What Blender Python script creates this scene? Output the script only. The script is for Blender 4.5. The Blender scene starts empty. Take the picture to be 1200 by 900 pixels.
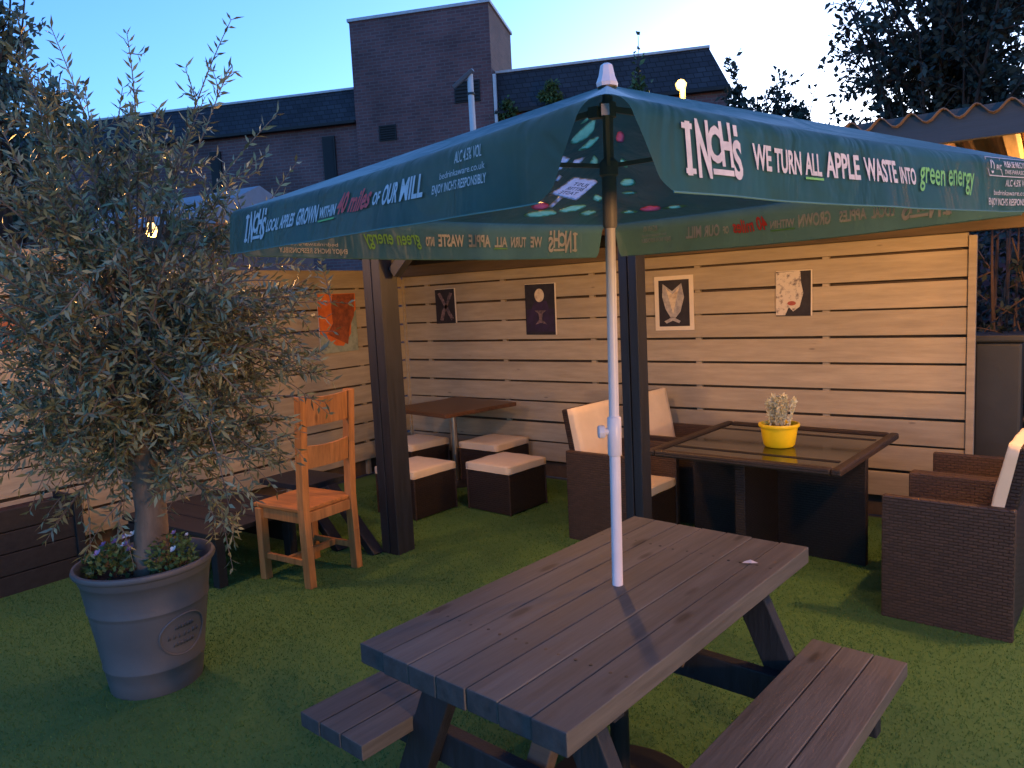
import bpy, bmesh, math, random
import numpy as np
from mathutils import Vector, Matrix, Euler
R = math.radians
rnd = random.Random(7)
S = bpy.context.scene
COL = S.collection

# ------------------------------------------------------------------ materials
def N(nt, t, **kw):
    n = nt.nodes.new(t)
    for k, v in kw.items():
        try: setattr(n, k, v)
        except Exception: pass
    return n

def mat(name, col, rough=.7, var=.18, scale=8., stretch=(1,1,1), bump=.15, bscale=60., bdist=.004, island=0., col2=None, spec=.5, metal=0.,
        coat=0., sheen=0., trans=0., fine=0., knots=None, wrinkle=0., tgam=1.):
    m = bpy.data.materials.new(name); m.use_nodes = True
    nt = m.node_tree; L = nt.links
    b = nt.nodes['Principled BSDF']
    b.inputs['Roughness'].default_value = rough; b.inputs['Metallic'].default_value = metal
    b.inputs['Specular IOR Level'].default_value = spec
    b.inputs['Coat Weight'].default_value = coat; b.inputs['Sheen Weight'].default_value = sheen
    b.inputs['Coat Roughness'].default_value = .25
    tc = N(nt, 'ShaderNodeTexCoord'); mp = N(nt, 'ShaderNodeMapping')
    mp.inputs['Scale'].default_value = stretch
    L.new(tc.outputs['Object'], mp.inputs['Vector'])
    no = N(nt, 'ShaderNodeTexNoise'); no.inputs['Scale'].default_value = scale; no.inputs['Detail'].default_value = 6; no.inputs['Roughness'].default_value = .65
    L.new(mp.outputs[0], no.inputs['Vector'])
    ra = N(nt, 'ShaderNodeMapRange'); ra.inputs[1].default_value = .3; ra.inputs[2].default_value = .7
    L.new(no.outputs['Fac'], ra.inputs[0])
    mx = N(nt, 'ShaderNodeMix', data_type='RGBA')
    c = Vector(col); c2 = Vector(col2) if col2 else c*(1-var*1.6)
    c1 = c*(1+var) if not col2 else c
    mx.inputs[6].default_value = (*c2, 1); mx.inputs[7].default_value = (*c1, 1)
    L.new(ra.outputs[0], mx.inputs[0])
    out = mx.outputs[2]
    if knots:   # (mapping scale, radius, darkness)
        m2 = N(nt, 'ShaderNodeMapping'); m2.inputs['Scale'].default_value = knots[0]; L.new(tc.outputs['Object'], m2.inputs['Vector'])
        vo = N(nt, 'ShaderNodeTexVoronoi'); vo.inputs['Scale'].default_value = 1; L.new(m2.outputs[0], vo.inputs['Vector'])
        kr = N(nt, 'ShaderNodeMapRange'); kr.inputs[1].default_value = knots[1]*.5; kr.inputs[2].default_value = knots[1]; kr.inputs[3].default_value = knots[2]; kr.inputs[4].default_value = 1
        L.new(vo.outputs['Distance'], kr.inputs[0])
        n3 = N(nt, 'ShaderNodeTexNoise'); n3.inputs['Scale'].default_value = .9; n3.inputs['Detail'].default_value = 8; L.new(mp.outputs[0], n3.inputs['Vector'])
        k3 = N(nt, 'ShaderNodeMapRange'); k3.inputs[1].default_value = .3; k3.inputs[2].default_value = .72; k3.inputs[3].default_value = knots[3]; k3.inputs[4].default_value = knots[4]; L.new(n3.outputs['Fac'], k3.inputs[0])
        mu = N(nt, 'ShaderNodeMath', operation='MULTIPLY'); L.new(kr.outputs[0], mu.inputs[0]); L.new(k3.outputs[0], mu.inputs[1])
        hk = N(nt, 'ShaderNodeHueSaturation'); L.new(out, hk.inputs['Color']); L.new(mu.outputs[0], hk.inputs['Value']); out = hk.outputs[0]
    if island:
        g = N(nt, 'ShaderNodeNewGeometry'); r2 = N(nt, 'ShaderNodeMapRange')
        r2.inputs[3].default_value = 1-island; r2.inputs[4].default_value = 1+island
        L.new(g.outputs['Random Per Island'], r2.inputs[0])
        hv = N(nt, 'ShaderNodeHueSaturation'); L.new(out, hv.inputs['Color']); L.new(r2.outputs[0], hv.inputs['Value']); out = hv.outputs[0]
    L.new(out, b.inputs['Base Color'])
    rr = N(nt, 'ShaderNodeMapRange'); rr.inputs[3].default_value = max(.02, rough-.1); rr.inputs[4].default_value = min(1, rough+.1)
    L.new(no.outputs['Fac'], rr.inputs[0]); L.new(rr.outputs[0], b.inputs['Roughness'])
    if bump:
        n2 = N(nt, 'ShaderNodeTexNoise'); n2.inputs['Scale'].default_value = bscale; n2.inputs['Detail'].default_value = 5
        L.new(mp.outputs[0], n2.inputs['Vector'])
        bp = N(nt, 'ShaderNodeBump'); bp.inputs['Strength'].default_value = bump; bp.inputs['Distance'].default_value = bdist
        L.new(n2.outputs['Fac'], bp.inputs['Height']); L.new(bp.outputs[0], b.inputs['Normal'])
        if wrinkle:
            m4 = N(nt, 'ShaderNodeMapping'); m4.inputs['Scale'].default_value = (1, 1, .45); L.new(tc.outputs['Object'], m4.inputs['Vector'])
            n4 = N(nt, 'ShaderNodeTexNoise'); n4.inputs['Scale'].default_value = 7; n4.inputs['Detail'].default_value = 3; n4.inputs['Distortion'].default_value = .8; L.new(m4.outputs[0], n4.inputs['Vector'])
            b4 = N(nt, 'ShaderNodeBump'); b4.inputs['Strength'].default_value = wrinkle; b4.inputs['Distance'].default_value = .03; L.new(n4.outputs['Fac'], b4.inputs['Height']); L.new(b4.outputs[0], bp.inputs['Normal'])
    if trans:
        tr = N(nt, 'ShaderNodeBsdfTranslucent'); gm_ = N(nt, 'ShaderNodeGamma'); gm_.inputs[1].default_value = tgam; L.new(out, gm_.inputs[0]); L.new(gm_.outputs[0], tr.inputs['Color'])
        ms = N(nt, 'ShaderNodeMixShader'); ms.inputs[0].default_value = trans
        L.new(b.outputs[0], ms.inputs[1]); L.new(tr.outputs[0], ms.inputs[2])
        L.new(ms.outputs[0], nt.nodes['Material Output'].inputs['Surface'])
    return m

def weave_mat(name, col, col2, sc=1., rough=.55):
    """woven resin strands: brick-like cells with rounded bump on upright and flat faces"""
    m = bpy.data.materials.new(name); m.use_nodes = True
    nt = m.node_tree; L = nt.links; b = nt.nodes['Principled BSDF']
    tc = N(nt, 'ShaderNodeTexCoord'); sp = N(nt, 'ShaderNodeSeparateXYZ'); L.new(tc.outputs['Object'], sp.inputs[0])
    ad = N(nt, 'ShaderNodeMath', operation='ADD'); L.new(sp.outputs[0], ad.inputs[0]); L.new(sp.outputs[1], ad.inputs[1])
    yy = N(nt, 'ShaderNodeMath', operation='MULTIPLY_ADD'); yy.inputs[1].default_value = .5
    L.new(sp.outputs[1], yy.inputs[0]); L.new(sp.outputs[2], yy.inputs[2])
    cb0 = N(nt, 'ShaderNodeCombineXYZ'); L.new(ad.outputs[0], cb0.inputs[0]); L.new(yy.outputs[0], cb0.inputs[1])
    wn = N(nt, 'ShaderNodeTexNoise'); wn.inputs['Scale'].default_value = 26; L.new(tc.outputs['Object'], wn.inputs['Vector'])
    cb = N(nt, 'ShaderNodeVectorMath', operation='MULTIPLY_ADD'); cb.inputs[1].default_value = (.007, .005, 0); L.new(wn.outputs['Color'], cb.inputs[0]); L.new(cb0.outputs[0], cb.inputs[2])
    bt = N(nt, 'ShaderNodeTexBrick'); L.new(cb.outputs[0], bt.inputs['Vector'])
    bt.inputs['Color1'].default_value = (*col, 1); bt.inputs['Color2'].default_value = (*col2, 1); bt.inputs['Mortar'].default_value = (*[c*.42 for c in col], 1)
    bt.inputs['Scale'].default_value = 1; bt.inputs['Brick Width'].default_value = .028*sc; bt.inputs['Row Height'].default_value = .011*sc
    bt.inputs['Mortar Size'].default_value = .0022*sc; bt.inputs['Mortar Smooth'].default_value = .9; bt.inputs['Bias'].default_value = 0
    L.new(bt.outputs['Color'], b.inputs['Base Color'])
    bp = N(nt, 'ShaderNodeBump', invert=True); bp.inputs['Strength'].default_value = .8; bp.inputs['Distance'].default_value = .005
    L.new(bt.outputs['Fac'], bp.inputs['Height']); L.new(bp.outputs[0], b.inputs['Normal'])
    b.inputs['Roughness'].default_value = rough
    return m

def brick_mat(name, c1, c2, mortar, w, h, ms, rough=.9, axis='X', ang=0.):
    m = bpy.data.materials.new(name); m.use_nodes = True
    nt = m.node_tree; L = nt.links; b = nt.nodes['Principled BSDF']
    tc = N(nt, 'ShaderNodeTexCoord'); sp = N(nt, 'ShaderNodeSeparateXYZ'); L.new(tc.outputs['Object'], sp.inputs[0])
    ad = N(nt, 'ShaderNodeMath', operation='ADD'); L.new(sp.outputs[0], ad.inputs[0]); L.new(sp.outputs[1], ad.inputs[1])
    cb = N(nt, 'ShaderNodeCombineXYZ'); L.new(ad.outputs[0], cb.inputs[0]); L.new(sp.outputs[2], cb.inputs[1])
    bt = N(nt, 'ShaderNodeTexBrick'); L.new(cb.outputs[0], bt.inputs['Vector'])
    for k, v in (('Color1', c1), ('Color2', c2), ('Mortar', mortar)): bt.inputs[k].default_value = (*v, 1)
    bt.inputs['Scale'].default_value = 1; bt.inputs['Brick Width'].default_value = w; bt.inputs['Row Height'].default_value = h; bt.inputs['Mortar Size'].default_value = ms
    no = N(nt, 'ShaderNodeTexNoise'); no.inputs['Scale'].default_value = .9; no.inputs['Detail'].default_value = 8; L.new(tc.outputs['Object'], no.inputs['Vector'])
    rg = N(nt, 'ShaderNodeMapRange'); rg.inputs[1].default_value = .25; rg.inputs[2].default_value = .75; rg.inputs[3].default_value = .6; rg.inputs[4].default_value = 1.35; L.new(no.outputs['Fac'], rg.inputs[0])
    hv = N(nt, 'ShaderNodeHueSaturation'); L.new(bt.outputs['Color'], hv.inputs['Color']); L.new(rg.outputs[0], hv.inputs['Value'])
    L.new(hv.outputs[0], b.inputs['Base Color'])
    bp = N(nt, 'ShaderNodeBump', invert=True); bp.inputs['Strength'].default_value = .5; bp.inputs['Distance'].default_value = .01
    L.new(bt.outputs['Fac'], bp.inputs['Height']); L.new(bp.outputs[0], b.inputs['Normal'])
    b.inputs['Roughness'].default_value = rough
    return m

def emit_mat(name, col, s):
    m = bpy.data.materials.new(name); m.use_nodes = True
    b = m.node_tree.nodes['Principled BSDF']; b.inputs['Base Color'].default_value = (*col, 1)
    b.inputs['Emission Color'].default_value = (*col, 1); b.inputs['Emission Strength'].default_value = s
    return m

M = {}
M['fence'] = mat('fence_paint', (.425, .348, .230), .65, .12, 3., (1, 1, 9), .3, 30., .003, island=.10, knots=((2.2, 2.2, 7), .06, .6, .90, 1.07))
M['fence_left'] = mat('fence_paint_side', (.425, .348, .230), .65, .12, 3., (1, 1, 9), .3, 30., .003, island=.10, knots=((2.2, 2.2, 7), .06, .6, .90, 1.07))
M['gap_shade'] = mat('fence_gap_shade', (.10, .07, .045), .9, .2)
M['black_timber'] = mat('black_timber', (.018, .019, .022), .55, .3, 4., (8, 8, .7), .35, 25., .003)
M['fascia'] = mat('fascia_board', (.035, .042, .055), .5, .2, 3., (.6, 6, 6), .25, 25., .003)
M['rear_beam'] = mat('brown_beam', (.10, .07, .042), .7, .25, 3., (.6, 8, 8), .3, 25., .003)
M['rafter'] = mat('raw_rafter', (.42, .29, .16), .7, .2, 4., (8, .7, 8), .3, 25., .003)
M['roof_sheet'] = mat('roof_sheet', (.26, .15, .09), .75, .25, 3., bump=.3)
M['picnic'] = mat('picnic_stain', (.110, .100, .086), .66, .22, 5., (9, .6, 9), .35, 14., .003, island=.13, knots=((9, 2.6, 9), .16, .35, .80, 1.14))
M['picnic_end_shade'] = mat('picnic_shaded_end', (.050, .045, .044), .8, .3, 25., bump=.5, bscale=60.)  # plank ends darkened: their shade is put into the colour
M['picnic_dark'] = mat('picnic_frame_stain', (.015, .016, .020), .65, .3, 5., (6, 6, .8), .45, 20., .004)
M['oak'] = mat('oak', (.50, .212, .064), .5, .22, 5., (8, 8, .8), .22, 30., .002, island=.10, knots=((7, 7, 3), .10, .6, .8, 1.15))
M['oak_seat'] = mat('oak_seat', (.50, .195, .050), .45, .22, 5., (.8, 9, 8), .22, 30., .002)
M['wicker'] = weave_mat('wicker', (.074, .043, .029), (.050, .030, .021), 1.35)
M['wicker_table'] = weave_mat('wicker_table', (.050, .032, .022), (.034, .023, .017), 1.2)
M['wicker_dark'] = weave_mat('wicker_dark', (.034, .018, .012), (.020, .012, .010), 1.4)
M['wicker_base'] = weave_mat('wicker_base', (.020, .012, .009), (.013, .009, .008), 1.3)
M['cushion'] = mat('cream_cushion', (.76, .61, .41), .85, .05, 6., bump=.35, bscale=22., bdist=.006, sheen=.2)
M['glass'] = mat('table_glass', (.006, .006, .006), .06, .1, bump=0, spec=.8)
M['trim'] = mat('table_trim', (.012, .010, .009), .6, .2)
M['laminate'] = mat('brown_laminate', (.12, .055, .025), .38, .3, 4., (1, 8, 8), .1, 40., .001)
M['steel'] = mat('brushed_steel', (.5, .48, .45), .3, .1, metal=1., bump=.05)
M['pole_white'] = mat('pole_white', (.74, .68, .70), .35, .05, bump=.05)
M['pole_grey'] = mat('pole_grey', (.22, .20, .20), .5, .1, bump=.1)
M['canvas'] = mat('green_canvas', (.028, .108, .092), .36, .16, 5., bump=.3, bscale=9., bdist=.006, spec=.5, trans=.20, wrinkle=.4, tgam=.72)
M['valance'] = mat('green_canvas_valance', (.028, .108, .092), .44, .22, 3., bump=.3, bscale=10., bdist=.005, trans=.42, wrinkle=.8, tgam=.58)
M['ink_white'] = mat('ink_white', (.70, .65, .66), .6, .12, 30., bump=0, trans=.18, tgam=.5)
M['ink_print'] = mat('ink_print', (.84, .80, .84), .6, .1, 30., bump=0, trans=.7)
M['ink_red'] = mat('ink_red', (.80, .06, .05), .6, .12, 30., bump=0)
M['ink_pink'] = mat('ink_pink', (.85, .13, .16), .6, .12, 30., bump=0, trans=.7)
M['ink_green'] = mat('ink_green', (.17, .45, .11), .6, .12, 30., bump=0)
M['ink_apple'] = mat('ink_apple', (.32, .74, .42), .6, .2, 9., bump=0, trans=.72)
M['ink_dark'] = mat('ink_dark', (.02, .06, .11), .6, .12, 30., bump=0)
M['seam'] = mat('seam', (.10, .22, .20), .5, .1, bump=0)
M['iron'] = mat('cast_iron', (.012, .012, .013), .5, .2)
M['pot'] = mat('grey_pot', (.105, .102, .104), .5, .10, 3., bump=.25, bscale=50., bdist=.002)
M['soil'] = mat('soil', (.045, .02, .014), .95, .4, 20., bump=.9, bscale=40., bdist=.02)
M['yellow'] = mat('yellow_pot', (.90, .62, .010), .35, .05, bump=.05)
M['bark'] = mat('olive_bark', (.20, .145, .105), .9, .4, 7., (1, 1, .35), .8, 16., .012)
M['bark_dark'] = mat('dark_bark', (.05, .035, .028), .9, .4, 7., (1, 1, .35), .8, 16., .012)
M['bark_brown'] = mat('brown_bark', (.12, .07, .045), .9, .4, 7., (1, 1, .35), .8, 16., .012)
M['olive_leaf'] = mat('olive_leaf', (.225, .235, .125), .40, .2, 4., bump=0, island=.45, spec=.6, trans=.12)
M['tree_leaf'] = mat('tree_leaf', (.030, .044, .034), .7, .2, 4., bump=0, island=.45, trans=.1)
M['green_leaf'] = mat('green_leaf', (.06, .11, .035), .6, .2, 4., bump=0, island=.4, trans=.15)
M['far_leaf'] = mat('far_leaf', (.12, .17, .12), .6, .2, 4., bump=0, island=.4, trans=.3)
M['viola_leaf'] = mat('viola_leaf', (.105, .165, .05), .55, .2, 4., bump=0, island=.4, trans=.15)
M['pale_leaf'] = mat('pale_leaf', (.78, .74, .50), .6, .1, 4., bump=0, island=.2, trans=.25)
M['petal_purple'] = mat('petal_purple', (.17, .09, .21), .6, .2, bump=0, island=.3)
M['petal_white'] = mat('petal_white', (.70, .62, .60), .6, .1, bump=0, island=.1)
M['petal_pink'] = mat('petal_pink', (.45, .24, .40), .6, .1, bump=0, island=.1)
M['ground'] = mat('ground', (.05, .047, .042), .95, .3, 1.5, bump=.5, bscale=20.)
M['turf'] = mat('turf_mat', (.076, .170, .034), .9, .25, .8, bump=.6, bscale=260., bdist=.006, col2=(.058, .140, .031))
M['blade'] = mat('turf_blade', (.084, .186, .036), .7, .2, .8, bump=0, island=.16, trans=.2, col2=(.063, .152, .033))
M['brick'] = brick_mat('building_brick', (.165, .070, .068), (.105, .050, .054), (.14, .10, .10), .225, .075, .010)
M['slate'] = brick_mat('roof_slate', (.030, .034, .046), (.018, .021, .031), (.006, .006, .008), .20, .12, .009, .85)
M['coping'] = mat('coping', (.48, .48, .50), .6, .1)
M['dark_glass'] = mat('dark_glass', (.008, .009, .012), .75, .1, bump=0)
M['vent'] = mat('vent_black', (.008, .008, .010), .7, .1, bump=0)
M['lamp_post'] = mat('lamp_post_white', (.55, .55, .57), .4, .05)
M['lamp_head'] = mat('lamp_head_grey', (.10, .105, .12), .5, .05)
M['lit_post'] = mat('lamp_post_lit_yellow', (.70, .50, .18), .5, .1)  # yellow lamplight on the post put into its base colour
M['felt'] = mat('shed_roof_grey', (.30, .29, .32), .8, .1, 5.)
M['render'] = mat('shed_wall', (.12, .10, .10), .8, .1, 5.)
M['dark_wood'] = mat('dark_bench_wood', (.022, .018, .016), .75, .3, 4., (.7, 6, 8), .4, 25., .003, island=.12)
M['green_plastic'] = mat('dark_bin', (.030, .030, .028), .5, .1)
M['paper'] = mat('poster_paper', (.80, .70, .53), .7, .05, bump=.05)
M['bulb'] = emit_mat('bulb_glow', (1., .60, .20), .75)
M['globe'] = emit_mat('globe_glow', (1., .50, .18), 92.)
M['street_bulb'] = emit_mat('street_bulb_glow', (1., .60, .14), .5)

# ------------------------------------------------------------------ builders
class MB:
    def __init__(s): s.v = []; s.f = []; s.m = []
    def add(s, vs, fs, mi=0):
        o = len(s.v); s.v += [tuple(v) for v in vs]; s.f += [tuple(i+o for i in f) for f in fs]; s.m += [mi]*len(fs)
        return s
    def box(s, c, d, rot=None, mi=0):
        c = Vector(c); hx, hy, hz = d[0]/2, d[1]/2, d[2]/2
        vs = [Vector((x, y, z)) for x in (-hx, hx) for y in (-hy, hy) for z in (-hz, hz)]
        if rot is not None:
            q = Euler(rot).to_matrix(); vs = [q @ v for v in vs]
        return s.add([v+c for v in vs], [(0,1,3,2), (4,6,7,5), (0,4,5,1), (2,3,7,6), (0,2,6,4), (1,5,7,3)], mi)
    def bar(s, p, q, w, h, up=(0,0,1), mi=0):
        p = Vector(p); q = Vector(q); d = (q-p).normalized(); up = Vector(up)
        sd = d.cross(up).normalized(); u = sd.cross(d).normalized()
        vs = [e + sd*a*w/2 + u*b*h/2 for e in (p, q) for a, b in ((-1,-1), (1,-1), (1,1), (-1,1))]
        return s.add(vs, [(3,2,1,0), (4,5,6,7), (0,1,5,4), (1,2,6,5), (2,3,7,6), (3,0,4,7)], mi)
    def tube(s, pts, rad, n=10, mi=0, cap=True):
        pts = [Vector(p) for p in pts]
        if not hasattr(rad, '__len__'): rad = [rad]*len(pts)
        o = []; prev = None
        for i, p in enumerate(pts):
            d = (pts[min(i+1, len(pts)-1)]-pts[max(i-1, 0)]).normalized()
            if prev is None:
                a = Vector((1,0,0)) if abs(d.x) < .8 else Vector((0,1,0)); a = (a-d*a.dot(d)).normalized()
            else: a = (prev-d*prev.dot(d)).normalized()
            prev = a; b = d.cross(a)
            o += [p+(a*math.cos(2*math.pi*k/n)+b*math.sin(2*math.pi*k/n))*rad[i] for k in range(n)]
        fs = [(i*n+k, i*n+(k+1) % n, (i+1)*n+(k+1) % n, (i+1)*n+k) for i in range(len(pts)-1) for k in range(n)]
        if cap: fs += [tuple(range(n))[::-1], tuple((len(pts)-1)*n+k for k in range(n))]
        return s.add(o, fs, mi)
    def lathe(s, prof, c=(0,0,0), n=40, mi=0, closed=False):
        c = Vector(c); o = []
        for r, z in prof: o += [c+Vector((r*math.cos(2*math.pi*k/n), r*math.sin(2*math.pi*k/n), z)) for k in range(n)]
        fs = [(i*n+k, i*n+(k+1) % n, (i+1)*n+(k+1) % n, (i+1)*n+k) for i in range(len(prof)-1) for k in range(n)]
        if prof[0][0] > 1e-6: fs.append(tuple(range(n))[::-1])
        if prof[-1][0] > 1e-6: fs.append(tuple((len(prof)-1)*n+k for k in range(n)))
        return s.add(o, fs, mi)
    def prism(s, poly, org, ux, uy, t, mi=0):
        """outline in the plane (ux,uy) at org, thickness t along ux x uy (front side at +t)"""
        org = Vector(org); ux = Vector(ux).normalized(); uy = Vector(uy).normalized(); nn = ux.cross(uy)
        k = len(poly)
        a = [org+ux*x+uy*y for x, y in poly]; b = [p+nn*t for p in a]
        return s.add(a+b, [tuple(range(k))[::-1], tuple(range(k, 2*k))]+[(i, (i+1) % k, (i+1) % k+k, i+k) for i in range(k)], mi)
    def build(s, name, mats, parent=None, world=False, smooth=False, bevel=0., seg=2):
        me = bpy.data.meshes.new(name)
        v = s.v
        if world and parent is not None:
            o = parent
            while o.parent: o = o.parent
            l = o.location; v = [(a-l.x, b-l.y, c-l.z) for a, b, c in v]
        me.from_pydata(v, [], s.f)
        if not isinstance(mats, (list, tuple)): mats = [mats]
        for m in mats: me.materials.append(m)
        if len(mats) > 1: me.polygons.foreach_set('material_index', s.m)
        if smooth: me.polygons.foreach_set('use_smooth', [True]*len(me.polygons))
        me.update()
        ob = bpy.data.objects.new(name, me); COL.objects.link(ob)
        if parent is not None: ob.parent = parent
        if smooth and smooth != 'all':
            try: me.set_sharp_from_angle(angle=R(smooth if smooth > 1 else 40))
            except Exception: pass
        if bevel:
            b = ob.modifiers.new('edge', 'BEVEL'); b.width = bevel; b.segments = seg; b.limit_method = 'ANGLE'; b.angle_limit = R(40)
        return ob

def shade_ends(ob, m):
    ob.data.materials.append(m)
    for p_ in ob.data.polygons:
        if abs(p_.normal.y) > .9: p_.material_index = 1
def tag(o, label=None, cat=None, group=None, kind=None):
    if label: o['label'] = label
    if cat: o['category'] = cat
    if group: o['group'] = group
    if kind: o['kind'] = kind
    return o
def empty(name, loc, rz=0., label=None, cat=None, group=None):
    o = bpy.data.objects.new(name, None); COL.objects.link(o); o.location = loc; o.rotation_euler = (0, 0, rz)
    o.empty_display_size = .1
    return tag(o, label, cat, group)
def copy_tree(o, parent=None):
    c = o.copy(); COL.objects.link(c); c.parent = parent
    for ch in list(o.children): copy_tree(ch, c)
    return c

# ------------------------------------------------------------------ ground
g = MB(); g.add([(-250,-250,0), (250,-250,0), (250,250,0), (-250,250,0)], [(0,1,2,3)])
tag(g.build('ground', M['ground']), 'dark bare ground reaching out beyond the fenced court', 'ground', kind='structure')
X0, X1, Y0, Y1 = -5.24, 3.2, -3.0, 5.40
nx, ny = 60, 60; t = MB(); tv = []
def turf_z(x, y): return .006 + .004*(math.sin(x*1.7+y*.9)*math.sin(y*1.3-x*.5)+1)
for j in range(ny+1):
    for i in range(nx+1):
        x = X0+(X1-X0)*i/nx; y = Y0+(Y1-Y0)*j/ny; tv.append((x, y, turf_z(x, y)))
t.add(tv, [(j*(nx+1)+i, j*(nx+1)+i+1, (j+1)*(nx+1)+i+1, (j+1)*(nx+1)+i) for j in range(ny) for i in range(nx)])
tag(t.build('turf_base', M['turf'], smooth='all'), 'green artificial turf sheet laid over the whole court', 'turf', kind='structure')
# short pile
rs = np.random.default_rng(5)
NB = 260000
px = rs.uniform(-4.95, 1.2, NB); py = rs.uniform(.2, 5.35, NB)
keep = (px*(-.59)+py*.8 > .9); px = px[keep]; py = py[keep]; n = len(px)
pz = .006+.004*(np.sin(px*1.7+py*.9)*np.sin(py*1.3-px*.5)+1)
h = rs.uniform(.005, .011, n); w = rs.uniform(.0016, .003, n); a = rs.uniform(0, 2*np.pi, n); la = rs.uniform(0, 2*np.pi, n); lm = rs.uniform(.2, .9, n)*h
V3 = np.empty((n, 3, 3))
V3[:,0] = np.stack([px-np.cos(a)*w, py-np.sin(a)*w, pz], 1); V3[:,1] = np.stack([px+np.cos(a)*w, py+np.sin(a)*w, pz], 1)
V3[:,2] = np.stack([px+np.cos(la)*lm, py+np.sin(la)*lm, pz+h], 1)
def np_mesh(name, verts, k, material, parent=None, off=None, quads=None):
    verts = np.asarray(verts).reshape(-1, 3)
    if off is not None: verts = verts-np.asarray(off)
    me = bpy.data.meshes.new(name); nv = len(verts)
    me.vertices.add(nv); me.vertices.foreach_set('co', verts.astype(np.float32).ravel())
    if quads is None: idx = np.arange(nv); nf = nv//k
    else: idx = np.asarray(quads).ravel(); nf = len(idx)//k
    me.loops.add(nf*k); me.loops.foreach_set('vertex_index', idx.astype(np.int32))
    me.polygons.add(nf); me.polygons.foreach_set('loop_start', (np.arange(nf)*k).astype(np.int32))
    me.update(calc_edges=True); me.materials.append(material)
    ob = bpy.data.objects.new(name, me); COL.objects.link(ob)
    if parent is not None: ob.parent = parent
    return ob
gb = np_mesh('grass_pile', V3, 3, M['blade'])
tag(gb, 'short green plastic grass pile covering the court', 'grass', kind='stuff')

# ------------------------------------------------------------------ fences
YF, XL = 5.42, -5.27
def fence(name, label, A, B, up, zs, board_h, mat_, back_t=.03):
    """horizontal boards from A to B (xy), facing the court on the side of normal up (xy)"""
    A = Vector((*A, 0)); B = Vector((*B, 0)); d = (B-A).normalized(); nrm = Vector((*up, 0)); Ln = (B-A).length
    root = empty(name, (A+B)/2, 0, label, 'fence')
    ang = math.atan2(d.y, d.x)
    b = MB()
    for i, z in enumerate(zs):
        hh = board_h+rnd.uniform(-.003, .003)
        segs = [0, Ln*.5+rnd.uniform(-.02, .02), Ln] if Ln > 2.5 else [0, Ln]
        for s0, s1 in zip(segs, segs[1:]):
            c = A+d*((s0+s1)/2)+Vector((0, 0, z+hh/2+rnd.uniform(-.003, .003)))
            b.box(c, (s1-s0-.002, .02, hh), (rnd.uniform(-.012, .012), rnd.uniform(-.0012, .0012), ang))
    b.build('slat_panel', mat_, root, world=True, bevel=.003)
    bk = MB(); bk.box(A+d*Ln/2-nrm*.05+Vector((0,0,(zs[-1]+board_h)/2)), (Ln, .02, zs[-1]+board_h-.02), (0,0,ang))  # dark sheet added behind the boards so the gaps read as shade
    bk.build('gap_shade_panel', M['gap_shade'], root, world=True)
    s = .30
    while s < Ln:
        p = MB(); p.box(A+d*s-nrm*.025+Vector((0,0,(zs[-1]+board_h)/2)), (.045, .03, zs[-1]+board_h-.03), (0,0,ang)); p.build('batten', M['fence'], root, world=True); s += .92
    return root
zs = [.025+.1797*i-.003 for i in range(10)]
zs = [1.769+.012-.1797*(10-i)+.0 for i in range(1, 11)]
zs = [z for z in zs]
fr = fence('slatted_fence', 'long cream slatted fence with four posters along the back of the court', (XL, YF), (-.455, YF), (0,-1), zs, .164, M['fence'])
st = MB(); st.box((-.431, YF-.004, .925), (.044, .05, 1.85)); st.build('end_stile', M['fence'], fr, world=True, bevel=.003)
tp = MB(); tp.box(((XL-.455)/2, YF, 1.815), (-.455-XL, .02, .066)); tp.build('top_board', M['fence'], fr, world=True, bevel=.003)
fl = fence('slatted_fence', 'cream slatted side fence behind the olive tree with an orange poster', (XL, -1.0), (XL, YF-.03), (1,0), zs, .164, M['fence_left'])
cb_ = MB(); cb_.box((XL+.012, YF-.018, .93), (.03, .03, 1.84)); cb_.build('corner_strip', M['fence'], fr, world=True)
tl = MB(); tl.box((XL, (YF-1.03)/2, 1.815), (.02, YF+.97, .066)); tl.build('top_board', M['fence_left'], fl, world=True, bevel=.003)
rl = MB(); rl.box((XL+.01, .9, 2.03), (.06, 3.6, .075)); rl.box((XL, .9, 1.93), (.025, 3.6, .13)); rl.build('top_rail', M['rafter'], fl, world=True, bevel=.004)

# ------------------------------------------------------------------ pergola
pg = empty('pergola', (-1.68, 3.3, 0), 0, 'dark timber pergola with corrugated roof over the seating corner', 'pergola')
def post(x, y, w=.092, z1=2.1):
    p = MB(); p.box((x-w/4-.001, y, z1/2), (w/2-.004, w, z1)); p.box((x+w/4+.001, y, z1/2), (w/2-.004, w, z1)); p.box((x, y+.002, z1/2-.01), (.012, w-.02, z1-.02))
    return p.build('post', M['black_timber'], pg, world=True, bevel=.004)
post(-3.44, 3.34, .15); post(-1.70, 3.35, .10); post(.72, 3.35, .10)
b = MB(); b.box((-2.27, 3.36, 2.145), (5.94, .07, .07)); b.build('front_beam', M['black_timber'], pg, world=True, bevel=.004)
b = MB(); b.add([(-5.24,3.265,2.155), (.75,3.265,2.085), (.75,3.265,2.20), (-5.24,3.265,2.265), (-5.24,3.29,2.155), (.75,3.29,2.085), (.75,3.29,2.20), (-5.24,3.29,2.265)],
                [(0,1,2,3), (7,6,5,4), (0,4,5,1), (3,2,6,7), (0,3,7,4), (1,5,6,2)]); b.build('fascia', M['fascia'], pg, world=True)
b = MB(); b.box((-2.2, 5.37, 1.922), (6.05, .075, .105)); b.build('rear_beam', M['rear_beam'], pg, world=True, bevel=.004)
b = MB(); b.box((-2.85, 5.46, 2.06), (4.85, .03, .20)); b.build('rear_cladding', M['black_timber'], pg, world=True)
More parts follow.
